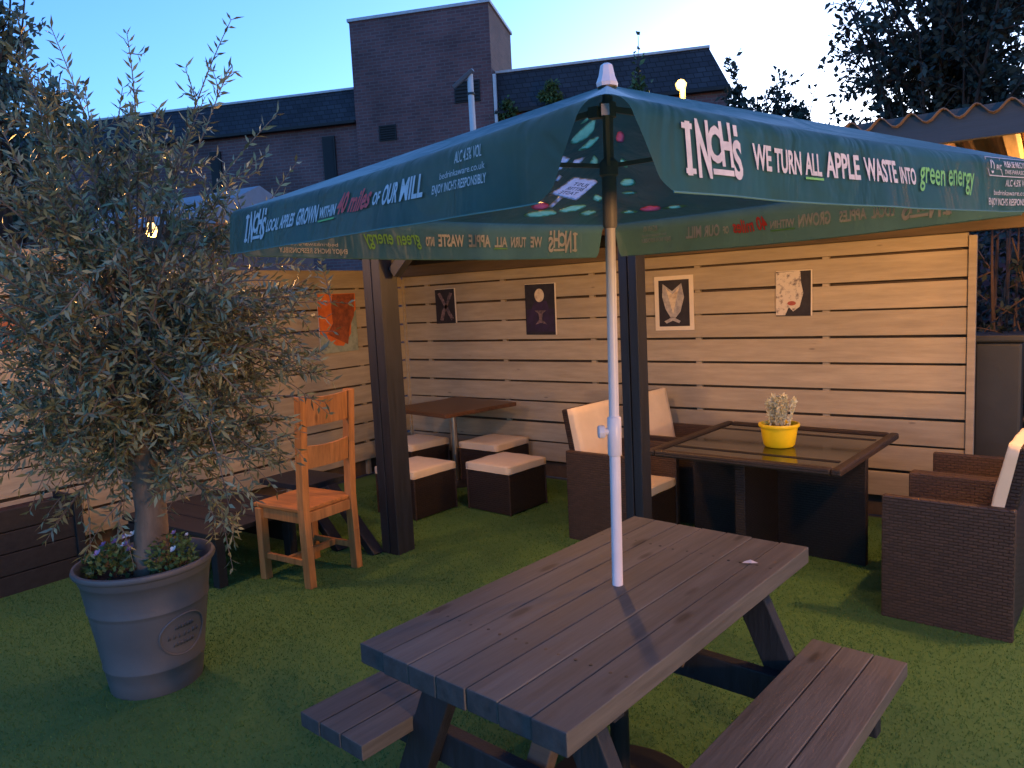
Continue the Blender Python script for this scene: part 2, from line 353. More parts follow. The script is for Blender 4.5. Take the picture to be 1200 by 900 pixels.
for i in range(9):
    x = -5.1+i*.705
    zf = 2.11+.0
    r = MB(); r.bar((x, 3.4, 2.155), (x, 5.42, 2.02), .045, .085); r.build('rafter', M['rafter'] if x > -1 else M['black_timber'], pg, world=True, bevel=.003)
b = MB(); b.bar((-3.33, 3.36, 1.80), (-3.08, 3.36, 2.02), .07, .06, (0,1,0)); b.build('brace', M['black_timber'], pg, world=True, bevel=.003)
b = MB(); b.bar((-3.44, 3.44, 1.80), (-3.44, 3.70, 2.05), .07, .06, (1,0,0)); b.build('brace', M['black_timber'], pg, world=True, bevel=.003)
# corrugated sheet
sh = MB(); nxs, nys = 480, 8; vs = []
for j in range(nys+1):
    for i in range(nxs+1):
        x = -5.4+6.25*i/nxs; y = 3.24+2.35*j/nys
        zb = 2.2005-(x+.4)*.0115 - (y-3.24)*.066
        vs.append((x, y, zb+.020*math.cos((x+.257)*2*math.pi/.105)))
sh.add(vs, [(j*(nxs+1)+i, j*(nxs+1)+i+1, (j+1)*(nxs+1)+i+1, (j+1)*(nxs+1)+i) for j in range(nys) for i in range(nxs)])
so = sh.build('roof_sheet', M['roof_sheet'], pg, world=True, smooth='all')
sm = so.modifiers.new('thick', 'SOLIDIFY'); sm.thickness = .004

# ------------------------------------------------------------------ hanging bulbs
def hanging_bulb(loc, top, power, label, cable=None):
    r = empty('hanging_bulb', loc, 0, label, 'light bulb', 'warm bulbs hanging about the pergola')
    x, y, z = loc
    b = MB(); b.lathe([(.001, -.036), (.016, -.033), (.027, -.02), (.031, 0), (.027, .018), (.017, .034), (.014, .042)], n=20); bo = b.build('bulb', M['bulb'], r, smooth='all')
    b = MB(); b.lathe([(.016, .040), (.019, .044), (.019, .075), (.010, .085)], n=16); b.build('socket', M['iron'], r, smooth=40)
    b = MB(); b.tube([(0,0,.08), (0,0,top-z)], .004, 6); b.build('flex', M['iron'], r)
    if cable:
        c = MB()
        for e in cable:
            e = Vector(e)-Vector(loc); p0 = Vector((0,0,top-z))
            c.tube([p0.lerp(e, q/8)+Vector((0,0,-.10*(q/8)*(1-q/8)*2)) for q in range(9)], .004, 6)
        c.build('cable', M['iron'], r)
    l = bpy.data.lights.new('bulb_light', 'POINT'); l.energy = power; l.color = (1, .47, .14); l.shadow_soft_size = .06
    lo = bpy.data.objects.new('bulb_light', l); COL.objects.link(lo); lo.parent = r; lo.location = (0, 0, -.06)
    bo.visible_shadow = True
    return r
hanging_bulb((-3.96, 2.18, 2.066), 2.15, 10, 'glowing round bulb hanging amid the olive leaves by the side fence', cable=((-3.5, 3.3, 2.12), (-5.25, 1.7, 2.07)))
hanging_bulb((-2.35, 3.62, 2.0), 2.12, 9, 'bulb under the pergola roof above the cream stools, hidden by the parasol')
hanging_bulb((.25, 4.0, 1.98), 2.10, 19, 'brightest bulb under the pergola roof above the end rattan armchairs')

gl = empty('globe_lamp', (2.3, .55, 0), 0, 'warm globe lamp on a dark post out to one side of the picnic table', 'lamp')
b = MB(); b.tube([(0,0,0), (0,0,1.22)], .03, 14); b.lathe([(.09,0), (.085,.02), (.03,.06)], n=20); b.build('shaft', M['iron'], gl, smooth=40)
b = MB(); b.lathe([(.05*0+.001,-.13)]+[(.13*math.cos(R(a_)), .13*math.sin(R(a_))) for a_ in range(-75, 90, 15)]+[(.001,.13)], (0,0,1.34), 28); b.build('globe', M['globe'], gl, smooth='all')

# ------------------------------------------------------------------ picnic table
RZ = R(-5.2)
pt = empty('picnic_table', (-1.064, 1.899, 0), RZ, 'grey brown wooden picnic table with two attached benches, the parasol pole through it', 'picnic table')
W, LN = .69, 1.352
b = MB(); pw = W/7
for i in range(7):
    x = -W/2+pw*(i+.5)
    if i == 3:   # plank with the parasol hole is cut in two around the pole
        b.box((x, 0, .6925), (pw-.0035, LN+rnd.uniform(-.004,.004), .055), (0, rnd.uniform(-.006,.006), 0))
    else:
        b.box((x, rnd.uniform(-.002,.002), .6925+rnd.uniform(-.001,.001)), (pw-.0035, LN+rnd.uniform(-.004,.004), .055), (0, rnd.uniform(-.008,.008), 0))
shade_ends(b.build('tabletop', M['picnic'], pt, bevel=.003), M['picnic_end_shade'])
for yy_ in (-.42, .42):
    for i in range(7):
        for q in (-.022, .022):
            b = MB(); b.lathe([(.0045, .7195), (.0045, .7208), (.001, .7206)], (-W/2+pw*(i+.5)+q+rnd.uniform(-.004,.004), yy_+rnd.uniform(-.006,.006), 0), 8); b.build('screw_head', M['iron'], pt)
pcs = MB(); pcs.add([(0,0,.002), (.030,.006,.004), (.046,.020,.003), (.020,.022,.009), (.004,.014,.004)], [(0,1,2,3,4)]); 
po = pcs.build('paper_scrap', M['petal_white']); po.location = (-.800, 2.285, .7215); tag(po, 'tiny white paper scrap lying on the picnic tabletop', 'litter')
for sx in (-1, 1):
    b = MB(); sw = .098
    for k in range(3):
        b.box((sx*.515+(k-1)*sw, -.02+rnd.uniform(-.003,.003), .3975), (sw-.004, 1.31, .045), (0, rnd.uniform(-.01,.01), 0))
    shade_ends(b.build('bench_seat', M['picnic'], pt, bevel=.003), M['picnic_end_shade'])
for sy in (-1, 1):
    y = sy*.47
    for sx in (-1, 1):
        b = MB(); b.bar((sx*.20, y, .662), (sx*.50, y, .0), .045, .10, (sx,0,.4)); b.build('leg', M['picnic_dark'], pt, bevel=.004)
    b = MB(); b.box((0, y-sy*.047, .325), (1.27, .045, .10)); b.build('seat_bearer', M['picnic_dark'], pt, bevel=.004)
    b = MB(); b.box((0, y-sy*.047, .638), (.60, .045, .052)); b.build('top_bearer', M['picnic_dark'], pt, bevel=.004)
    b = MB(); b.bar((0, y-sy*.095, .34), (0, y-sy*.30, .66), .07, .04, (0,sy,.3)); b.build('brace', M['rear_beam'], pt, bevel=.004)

# ------------------------------------------------------------------ parasol
P = Vector((-1.074, 1.936, 0)); AP = Vector((-1.050, 1.954, 2.19))
CN = {'N': Vector((-.532, .982, 1.885)), 'L': Vector((-2.038, 1.406, 1.915)), 'F': Vector((-1.584, 2.916, 1.9)), 'R': Vector((-.062, 2.502, 1.9))}
ps = empty('parasol', P, 0, 'green square promotional parasol standing through the picnic table', 'parasol')
def pole_pt(z): return P.lerp(Vector((AP.x, AP.y, 0)), z/2.19)+Vector((0,0,z))
b = MB(); b.tube([pole_pt(.06), pole_pt(1.20)], .0165, 20); b.build('lower_pole', M['pole_white'], ps, world=True, smooth=40)
b = MB(); b.tube([pole_pt(1.12), pole_pt(1.125), pole_pt(1.235), pole_pt(1.24)], [.017, .021, .021, .017], 20)
kn = pole_pt(1.195); kd = Vector((-.80, -.58, 0))
b.tube([kn+kd*.015, kn+kd*.030], .011, 14); b.build('joint_collar', M['pole_white'], ps, world=True, smooth=40)
b = MB(); b.tube([kn+kd*.028, kn+kd*.032, kn+kd*.046, kn+kd*.05], [.016, .020, .020, .016], 12); b.build('locking_knob', M['pole_white'], ps, world=True, smooth=30)
b = MB(); b.tube([pole_pt(1.2), pole_pt(1.80)], .0150, 20); b.build('middle_pole', M['pole_white'], ps, world=True, smooth=40)
b = MB(); b.tube([pole_pt(1.78), pole_pt(2.185)], .0148, 20); b.build('upper_pole', M['pole_grey'], ps, world=True, smooth=40)
b = MB(); b.tube([pole_pt(z) for z in (1.79, 1.80, 1.935, 1.94, 1.975, 1.985)], [.018, .021, .021, .027, .027, .018], 20); b.build('runner', M['pole_grey'], ps, world=True, smooth=40)
b = MB(); b.tube([pole_pt(2.10), pole_pt(2.14)], .024, 16); b.box(pole_pt(2.115)+Vector((-.03,-.02,0)), (.03,.03,.03)); b.build('hub', M['pole_grey'], ps, world=True, smooth=40)
b = MB(); b.lathe([(.030, 0), (.032, .01), (.024, .03), (.018, .058), (.010, .064), (.001, .066)], AP+Vector((0,0,-.006)), 8); b.build('finial', M['pole_white'], ps, world=True)
# base under the table
b = MB(); b.tube([P+Vector((0,0,.055)), P+Vector((0,0,.50))], .030, 20); bt_ = b.build('base_tube', M['iron'], ps, world=True, smooth=40)
b = MB()
kp = P+Vector((.03,.012,.44)); b.tube([kp, kp+Vector((.035,.012,0))], .008, 10)
rc = kp+Vector((.052,.02,0)); ang = [2*math.pi*k/20 for k in range(21)]
b.tube([rc+Vector((.8,.3,0))*.022*math.cos(a_)+Vector((0,0,1))*.022*math.sin(a_) for a_ in ang], .005, 8, cap=False); b.build('clamp_ring', M['iron'], ps, world=True, smooth=40)
b = MB(); b.lathe([(.24, 0.008), (.25, .02), (.24, .05), (.08, .075), (.04, .085)], P, 40); b.build('base_plate', M['iron'], ps, world=True, smooth=40)
# canopy
def canopy_pt(A, B, u, v):
    E = A.lerp(B, u); p = AP.lerp(E, v)
    p = p-Vector((0,0,1))*(.030*math.sin(math.pi*u)*4*v*(1-v)+.012*math.sin(math.pi*u)*v)
    return p
def art(mb, A, B, poly, th):
    cu = sum(p[0] for p in poly)/len(poly); cv = sum(p[1] for p in poly)/len(poly)
    k = len(poly); rings = 4; vs = [(cu, cv)]; fs = []
    for r_ in range(1, rings+1): vs += [(cu+(p[0]-cu)*r_/rings, cv+(p[1]-cv)*r_/rings) for p in poly]
    fs += [(0, 1+i, 1+(i+1) % k) for i in range(k)]
    for r_ in range(1, rings):
        o = 1+(r_-1)*k; fs += [(o+i, o+k+i, o+k+(i+1) % k, o+(i+1) % k) for i in range(k)]
    mb.add([canopy_pt(A, B, u, v)+Vector((0,0,th)) for u, v in vs], fs)
def ell(c, r, n=20, ang=0., pinch=0., notch=0.):
    o = []
    for i in range(n):
        a_ = 2*math.pi*i/n; x = math.cos(a_)*r[0]*(1-notch*math.exp(-((a_-math.pi)*1.6)**2)); y = math.sin(a_)*r[1]*(1-pinch*abs(math.cos(a_)))
        o.append((c[0]+x*math.cos(ang)-y*math.sin(ang), c[1]+x*math.sin(ang)+y*math.cos(ang)))
    return o
def inside(p_, poly):
    c = False; j = len(poly)-1
    for i in range(len(poly)):
        (xi, yi), (xj, yj) = poly[i], poly[j]
        if (yi > p_[1]) != (yj > p_[1]) and p_[0] < (xj-xi)*(p_[1]-yi)/(yj-yi)+xi: c = not c
        j = i
    return c
PRINTS = {'FL': [], 'RF': []}
for key, nm, ink, c, r, an, pin, no_ in (
    ('FL','printed_apple','ink_apple',(.262,.226),(.118,.056),.46,0,.25), ('FL','printed_leaf','ink_apple',(.172,.303),(.090,.030),.42,.5,0), ('FL','printed_leaf','ink_apple',(.335,.150),(.07,.022),.5,.5,0),
    ('FL','printed_leaf','ink_apple',(.098,.427),(.030,.050),.2,.5,0), ('FL','printed_apple','ink_apple',(.262,.868),(.062,.036),.3,0,.1), ('FL','printed_apple','ink_apple',(.150,.815),(.060,.032),.5,.2,0),
    ('FL','printed_apple','ink_apple',(.085,.865),(.036,.028),.4,.2,0), ('FL','printed_leaf','ink_apple',(.051,.725),(.022,.040),.3,.5,0), ('FL','printed_apple','ink_pink',(.285,.785),(.034,.040),.4,0,0),
    ('RF','printed_apple','ink_pink',(.872,.275),(.050,.034),.5,.2,0), ('RF','printed_leaf','ink_apple',(.893,.449),(.026,.040),.3,.5,0), ('RF','printed_apple','ink_apple',(.894,.602),(.042,.036),.3,.1,.15),
    ('RF','printed_leaf','ink_apple',(.901,.694),(.036,.019),-.1,.5,0), ('RF','printed_leaf','ink_apple',(.917,.880),(.034,.020),-.1,.5,0), ('RF','printed_apple','ink_pink',(.833,.865),(.042,.030),0,0,.15), ('RF','printed_leaf','ink_apple',(.75,.875),(.045,.019),0,.5,0)):
    PRINTS[key].append((nm, ink, ell(c, r, 20, an, pin, no_)))
PRINTS['FL'] += [('printed_placard', 'ink_print', [(.284,.663), (.201,.528), (.072,.564), (.055,.585), (.146,.739)]), ('printed_handle', 'ink_print', [(.232,.690), (.212,.700), (.236,.80), (.256,.79)]),
    ('printed_patch', 'ink_print', [(.345,.37), (.28,.39), (.30,.47), (.36,.48)]), ('printed_patch', 'ink_print', [(.255,.465), (.245,.40), (.17,.385), (.20,.45)]), ('printed_patch', 'ink_print', [(.29,.505), (.265,.52), (.275,.56), (.30,.55)])]
ART = {k: [q[2] for q in v] for k, v in PRINTS.items()}
cm = MB()
for a_, b_ in (('L','N'), ('N','R'), ('R','F'), ('F','L')):
    A, B = CN[a_], CN[b_]; fine_ = 'F' in (a_, b_); nu, nv = (90, 80) if fine_ else (26, 20); vs = []
    for j in range(nv+1):
        for i in range(nu+1): vs.append(canopy_pt(A, B, i/nu, .006+.994*j/nv))
    hol = ART[a_+b_] if fine_ else []
    def printed(i, j):
        ps_ = [((i+q)/nu, .006+.994*(j+w_)/nv) for q in (0,1) for w_ in (0,1)]
        return any(all(inside(p_, h_) for p_ in ps_) for h_ in hol)
    cm.add(vs, [(j*(nu+1)+i, (j+1)*(nu+1)+i, (j+1)*(nu+1)+i+1, j*(nu+1)+i+1) for j in range(nv) for i in range(nu) if not (hol and printed(i, j))])
can = cm.build('canopy', M['canvas'], ps, world=True, smooth='all')
VH = .137
class Val:
    def __init__(s, a, b, ca, cb, ph, flare, wave, pull=0.):
        s.A, s.B = CN[a], CN[b]; s.ca, s.cb, s.ph, s.flare, s.wave, s.lift = ca, cb, ph, flare, wave, pull
        d = (s.B-s.A); d.z = 0; s.len = d.length; d.normalize(); s.n = Vector((d.y, -d.x, 0))
        c = (s.A+s.B)/2-AP
        if s.n.dot(Vector((c.x, c.y, 0))) < 0: s.n = -s.n
    def pt(s, u, t, off=0.):
        """u along the edge, t metres down from it"""
        E = canopy_pt(s.A, s.B, u, 1.)
        q = t/VH
        RO = .034; th = min(1, t/RO)*math.pi/2; r = RO*.9*math.sin(th)
        wv = s.wave*(math.sin(u*11+s.ph)+.55*math.sin(u*23+s.ph*2.3)+.3*math.sin(u*41+s.ph))*q
        dz = RO*(1-math.cos(th))+max(0, t-RO)
        la = s.lift*max(0, math.sin(math.pi*min(1, u*1.05+.06)))**.8; hang = max(0, t-RO)
        return E+s.n*(r+s.flare*q*q+wv+off*math.cos(la)+hang*math.sin(la))-Vector((0,0,dz-hang*(1-math.cos(la))-off*math.sin(la)))
    def cut(s, t):
        q = t/VH
        f = lambda q_: q_**.8 if q_ < .82 else q_**.8+(q_-.82)**2*9
        return s.ca*f(q)/s.len, 1-s.cb*f(q)/s.len
    def mesh(s):
        nu, ts = 70, [0,.003,.006,.010,.014,.018,.022,.026,.030,.034,.038,.045,.06,.075,.09,.1,.11,.118,.125,.130,.134,.137]
        m = MB(); vs = []
        for t_ in ts:
            u0, u1 = s.cut(t_)
            for i in range(nu+1): vs.append(s.pt(u0+(u1-u0)*i/nu, t_))
        m.add(vs, [(j*(nu+1)+i, (j+1)*(nu+1)+i, (j+1)*(nu+1)+i+1, j*(nu+1)+i+1) for j in range(len(ts)-1) for i in range(nu)])
        return m
    def hem(s):
        m = MB(); u0, u1 = s.cut(.1355); 
        m.tube([s.pt(u0+(u1-u0)*i/70, .1365) for i in range(71)], .0016, 5)
        return m
vals = {'nearL': Val('L','N', .010, .105, .4, -.004, .0060, .36), 'nearR': Val('N','R', .080, .03, 1.9, .0, .0055, .12),
        'farR': Val('R','F', .03, .028, 3.1, .004, .004), 'farL': Val('F','L', .040, .015, 5.0, .004, .004)}

def text_mesh(body, size=1., bold=.0, shear=0., space=1., wx=1., res=3):
    c = bpy.data.curves.new('t', 'FONT'); c.body = body; c.size = size; c.offset = bold; c.shear = shear; c.space_character = space
    c.resolution_u = res; c.extrude = 0
    o = bpy.data.objects.new('t', c); COL.objects.link(o)
    bpy.context.view_layer.update()
    dg = bpy.context.evaluated_depsgraph_get(); me = bpy.data.meshes.new_from_object(o.evaluated_get(dg))
    v = [tuple(x.co)[:2] for x in me.vertices]; f = [tuple(p.vertices) for p in me.polygons]
    bpy.data.objects.remove(o); bpy.data.curves.remove(c); bpy.data.meshes.remove(me)
    return v, f
def subdiv_mesh(v, f, n=1):
    bm = bmesh.new(); bv = [bm.verts.new((x, y, 0)) for x, y in v]
    for q in f:
        try: bm.faces.new([bv[i] for i in q])
        except Exception: pass
    bmesh.ops.triangulate(bm, faces=bm.faces[:])
    bm.verts.index_update()
    vv = [(x.co.x, x.co.y) for x in bm.verts]; ff = [tuple(q.index for q in p.verts) for p in bm.faces]; bm.free()
    return vv, ff
def two_sided(mb, fn, v, f, th=.0034):
    """printed shape showing on both faces of the cloth"""
    o = len(v)
    mb.add([fn(x, y, th) for x, y in v], f); mb.add([fn(x, y, -th) for x, y in v], [q[::-1] for q in f])
def fit_text(mb, va, body, u0, u1, tb, h, bold=.02, shear=0., wob=0.):
    """lettering between u0 and u1, baseline tb down, cap height h"""
    v, f = text_mesh(body, 1., bold, shear); v, f = subdiv_mesh(v, f)
    xs = [p[0] for p in v]; x0, x1 = min(xs), max(xs)
    caph = .70
    fn = lambda x, y, th: va.pt(u0+(u1-u0)*(x-x0)/(x1-x0), max(.002, tb-h*y/caph-wob*math.sin((x-x0)*2.2)), th)
    two_sided(mb, fn, v, f)
def quad_strip(mb, va, u0, u1, t0, t1, n=6):
    v = []; f = []
    for i in range(n+1): v += [(i/n, 0), (i/n, 1)]
    for i in range(n): f.append((2*i, 2*i+1, 2*i+3, 2*i+2))
    two_sided(mb, lambda x, y, th: va.pt(u0+(u1-u0)*x, t0+(t1-t0)*y, th), v, f)
def logo(mb, va, u0, u1, tb=.107):
    # big uneven slab-like capitals: I N C H ' S with a bar under C and H
    w = u1-u0
    def ltr(ch, a, b_, base, h, sh=0.): fit_text(mb, va, ch, u0+w*a, u0+w*b_, base, h, .035, sh)
    ltr('I', .035, .115, tb, .074)
    quad_strip(mb, va, u0-w*.02, u0+w*.15, tb-.074, tb-.066); quad_strip(mb, va, u0+w*.01, u0+w*.17, tb-.007, tb+.001)
    ltr('N', .21, .43, tb+.002, .080); ltr('C', .40, .62, tb-.022, .052); ltr('H', .62, .83, tb-.018, .062)
    quad_strip(mb, va, u0+w*.45, u0+w*.82, tb-.010, tb-.001); ltr('S', .83, 1.0, tb, .058); 
    quad_strip(mb, va, u0+w*.88, u0+w*.95, tb-.080, tb-.066)
def legal(mb, va, u0, u1, tb):
    w = u1-u0
    fit_text(mb, va, 'ALC 4.5% VOL', u0+w*.42, u0+w*.92, tb-.046, .016, .01)
    fit_text(mb, va, 'bedrinkaware.co.uk', u0+w*.14, u0+w*.98, tb-.024, .012, .0)
    fit_text(mb, va, "ENJOY INCH'S RESPONSIBLY", u0, u1, tb, .016, .012)
def one(name, ink, fn):
    m = MB(); fn(m); m.build(name, M[ink], vo, world=True)
for key, va in vals.items():
    lab = {'nearL': 'green valance reading LOCAL APPLES GROWN, its near end pulled back', 'nearR': 'green valance reading WE TURN ALL APPLE WASTE, facing the viewer', 'farL': None, 'farR': None}[key]
    vo = va.mesh().build('valance', M['valance'], ps, world=True, smooth='all')
    if lab: vo['label'] = lab
    va.hem().build('hem', M['seam'], vo, world=True)
    if key in ('nearR', 'farL'):
        U = {'nearR': [(.079,.166), (.186,.220), (.226,.275), (.282,.314), (.323,.393), (.403,.478), (.487,.531), (.540,.711), (.76,.93)],
             'farL': [(.101,.202), (.223,.262), (.276,.325), (.336,.375), (.388,.454), (.468,.540), (.551,.574), (.586,.731), (.77,.92)]}[key]
        one('logo', 'ink_white', lambda m: logo(m, va, *U[0]))
        for w_, u_, h_, t_ in (('WE', U[1], .040, .088), ('TURN', U[2], .038, .088), ('ALL', U[3], .037, .087), ('APPLE', U[4], .044, .087), ('WASTE', U[5], .042, .087), ('INTO', U[6], .032, .087)):
            one('printed_word', 'ink_white', lambda m: fit_text(m, va, w_, u_[0], u_[1], t_, h_, .03))
        one('underline', 'ink_green', lambda m: quad_strip(m, va, U[3][0], U[3][1]+.003, .092, .096))
        one('printed_word', 'ink_green', lambda m: fit_text(m, va, 'green energy', U[7][0], U[7][1], .084, .050, .012, .35, .002))
        one('small_print', 'ink_white', lambda m: legal(m, va, U[8][0], U[8][1], .122))
        if key == 'nearR':
            a0, a1 = .765, .925; wm = MB()
            for z0, z1 in ((.014, .0162), (.052, .0542)): quad_strip(wm, va, a0, a1, z0, z1)
            for x0 in (a0, a0+.052, a1-.003): quad_strip(wm, va, x0, x0+.0016, .015, .053, 2)
            for k in range(3):
                an = [math.pi/2+2*math.pi*k/3+.25+q*.26 for q in range(7)]
                pv = [(math.cos(q)*r_, math.sin(q)*r_) for q in an for r_ in (.009, .014)]
                two_sided(wm, lambda x, y, th: va.pt(a0+.013+x*.8/va.len, .034-y, th), pv, [(2*q, 2*q+1, 2*q+3, 2*q+2) for q in range(6)])
            fit_text(wm, va, 'PVC', a0+.029, a0+.047, .039, .010, .01)
            fit_text(wm, va, 'PLEASE RECYCLE', a0+.06, a1-.008, .032, .010, .005); fit_text(wm, va, 'THIS PARASOL', a0+.06, a1-.02, .047, .010, .005)
    else:
        U = {'nearL': [(.102,.208), (.215,.270), (.276,.335), (.345,.418), (.424,.485), (.490,.595), (.602,.621), (.628,.665), (.671,.721), (.742,.844)],
             'farR': [(.135,.227), (.241,.287), (.297,.354), (.373,.447), (.456,.516), (.523,.615), (.625,.641), (.651,.696), (.704,.751), (.80,.90)]}[key]
        one('logo', 'ink_white', lambda m: logo(m, va, *U[0]))
        for w_, u_, h_, t_ in (('LOCAL', U[1], .032, .090), ('APPLES', U[2], .034, .089), ('GROWN', U[3], .041, .089), ('WITHIN', U[4], .026, .083), ('OF', U[6], .026, .082), ('OUR', U[7], .040, .086), ('MILL', U[8], .043, .086)):
            one('printed_word', 'ink_white', lambda m: fit_text(m, va, w_, u_[0], u_[1], t_, h_, .03))
        one('underline', 'ink_green', lambda m: quad_strip(m, va, U[4][0], U[4][1], .089, .093))
        one('printed_word', 'ink_red', lambda m: fit_text(m, va, '40 miles', U[5][0], U[5][1], .084, .046, .026, .3, .002))
        one('small_print', 'ink_white', lambda m: legal(m, va, U[9][0], U[9][1], .088))
    if key == 'nearR': wm.build('recycling_notice', M['ink_white'], vo, world=True)
# printed orchard art near the far corner: thin light-passing cloth let into the dark cloth
for key, items in PRINTS.items():
    A, B = CN[key[0]], CN[key[1]]
    for nm, ink, poly in items:
        m = MB(); art(m, A, B, poly, -.003 if nm != 'printed_handle' else -.0038); m.build(nm, M[ink], can, world=True)
for k, wd in enumerate(('JUST', 'BETTER', 'TASTE')):
    v, f = subdiv_mesh(*text_mesh(wd, 1., .01)); xs = [p[0] for p in v]; x0, x1 = min(xs), max(xs)
    e1 = Vector((.146, -.041)); e2 = Vector((.083, .135))
    p0 = Vector((.055, .580))+e1*(.20+.03*k)+e2*(.30+.25*k); ex = e1*.66; ey = e2*-.17
    fn = lambda x, y: p0+ex*((x-x0)/(x1-x0))*.9+ey*(y/.7)*1.0
    m = MB(); m.add([canopy_pt(CN['F'], CN['L'], *fn(x, y))+Vector((0,0,-.0060)) for x, y in v], [q[::-1] for q in f]); m.build('placard_word', M['ink_dark'], can, world=True)
# ribs and stretchers
for k in 'NLFR':
    A = CN[k]; r = MB(); top = pole_pt(2.125)
    r.bar(top, A+(AP-A)*.02+Vector((0,0,-.022)), .012, .016); rb = r.build('rib', M['pole_grey'], ps, world=True)
    s_ = MB(); s_.bar(pole_pt(1.965), AP.lerp(A, .5)+Vector((0,0,-.03)), .009, .012); s_.build('stretcher', M['pole_grey'], rb, world=True)

# ------------------------------------------------------------------ oak chair
oc = empty('wooden_chair', (-3.655, 2.80, 0), R(3), 'orange oak dining chair with two back slats standing beside the dark post', 'chair')
for y in (-.185, .185):
    b = MB()
    pts = [(.205, y, 0), (.200, y, .25), (.195, y, .47), (.215, y, .8), (.245, y, 1.12)]
    for p, q in zip(pts, pts[1:]): b.bar(p, q, .048, .052, (1,0,0))
    b.build('rear_leg', M['oak'], oc, bevel=.003)
    b = MB(); b.bar((-.175, y*1.03, 0), (-.175, y*1.03, .445), .050, .050, (1,0,0)); b.build('front_leg', M['oak'], oc, bevel=.003)
    b = MB(); b.box((.012, y, .415), (.335, .022, .062)); b.build('seat_rail', M['oak'], oc, bevel=.002)
    b = MB(); b.box((.012, y, .15), (.335, .022, .035)); b.build('side_stretcher', M['oak'], oc, bevel=.002)
b = MB(); b.box((.20, 0, .415), (.022, .328, .062)); b.build('seat_rail', M['oak'], oc, bevel=.002)
b = MB(); b.box((-.178, 0, .415), (.022, .335, .062)); b.build('seat_rail', M['oak'], oc, bevel=.002)
b = MB(); b.box((.03, 0, .15), (.03, .348, .035)); b.build('cross_stretcher', M['oak'], oc, bevel=.002)
b = MB(); b.box((-.01, 0, .460), (.43, .41, .024)); b.build('seat', M['oak_seat'], oc, bevel=.006)
for z0, z1, x in ((.945, 1.115, .232), (.70, .835, .211)):
    b = MB(); n_ = 10; vs = []
    for i in range(n_+1):
        y = -.164+.328*i/n_; cv = .022*(1-(y/.164)**2); tp_ = .010*(1-(y/.164)**2)
        for dx, z in ((-.011, z0), (.012, z0), (.012+.014, z1-tp_), (-.011+.014, z1-tp_)): vs.append((x+dx+cv*.9, y, z))
    fs = [(i*4+k, i*4+(k+1) % 4, (i+1)*4+(k+1) % 4, (i+1)*4+k) for i in range(n_) for k in range(4)]+[(3,2,1,0), tuple(n_*4+k for k in range(4))]
    b.add(vs, fs); b.build('back_slat', M['oak'], oc, bevel=.002)

# ------------------------------------------------------------------ cushions
def cushion(mb, c, d, puff=.012, rot=None, n=10):
    """soft box with domed faces and slightly pulled-in edges"""
    bm = bmesh.new(); bmesh.ops.create_cube(bm, size=1.); bmesh.ops.subdivide_edges(bm, edges=bm.edges[:], cuts=n-1, use_grid_fill=True)
    q = Euler(rot).to_matrix() if rot else Matrix.Identity(3)
    mx = max(d); ax = d.index(min(d)); oth = [i for i in range(3) if i != ax]
    bm.verts.index_update(); vs = []
    for v in bm.verts:
        p = [v.co[i]*2 for i in range(3)]
        a_, b_ = p[oth[0]], p[oth[1]]
        dome = (1-a_*a_)*(1-b_*b_)
        r = 1-.10*(abs(a_)**8 + abs(b_)**8)
        w = [p[i]*d[i]/2 for i in range(3)]
        w[ax] = p[ax]*(d[ax]/2*r+puff*dome)
        for i in oth: w[i] *= 1-.012*abs(p[ax])**4 - .006*math.sin(9*p[oth[0]]+3*p[oth[1]])*0
        w[ax] += .0025*math.sin(7*a_+2)*math.sin(6*b_+1)
        vs.append(q @ Vector(w)+Vector(c))
    mb.add(vs, [tuple(v.index for v in f.verts) for f in bm.faces]); bm.free()
    return mb

# ------------------------------------------------------------------ rattan armchairs (face local +X)
def make_armchair():
    r = empty('rattan_armchair', (0,0,0))
    for y in (-.255, .255):
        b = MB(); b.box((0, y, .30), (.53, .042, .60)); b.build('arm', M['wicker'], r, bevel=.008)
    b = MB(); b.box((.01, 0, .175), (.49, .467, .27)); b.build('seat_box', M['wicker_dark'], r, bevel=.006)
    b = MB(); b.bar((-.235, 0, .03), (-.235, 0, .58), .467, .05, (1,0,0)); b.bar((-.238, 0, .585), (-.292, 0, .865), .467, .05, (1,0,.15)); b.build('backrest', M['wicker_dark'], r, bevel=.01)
    b = cushion(MB(), (.03, 0, .345), (.46, .46, .06), .008); b.build('seat_cushion', M['cushion'], r, smooth='all')
    b = cushion(MB(), (-.205, 0, .625), (.065, .462, .50), .010, (0, R(-11), 0)); b.build('back_cushion', M['cushion'], r, smooth='all')
    return r
SR = R(-4.6)
proto = make_armchair()
def seat(o, x, y, rz, label):
    o.location = (x, y, 0); o.rotation_euler = (0, 0, rz); tag(o, label, 'armchair', 'rattan armchairs round the glass table'); return o
seat(proto, -2.30, 4.32, SR, 'brown rattan armchair with cream cushions directly behind the dark middle post, back to the stools')
seat(copy_tree(proto), -2.20, 5.0, SR, 'brown rattan armchair by the fence, next to the one behind the middle post')
seat(copy_tree(proto), -.365, 4.03, R(180)+SR, 'brown rattan armchair nearest the picnic bench, its woven side panel in full view')
seat(copy_tree(proto), -.32, 4.585, R(180)+SR, 'brown rattan armchair whose arms show over the nearest one, close to the fence end')

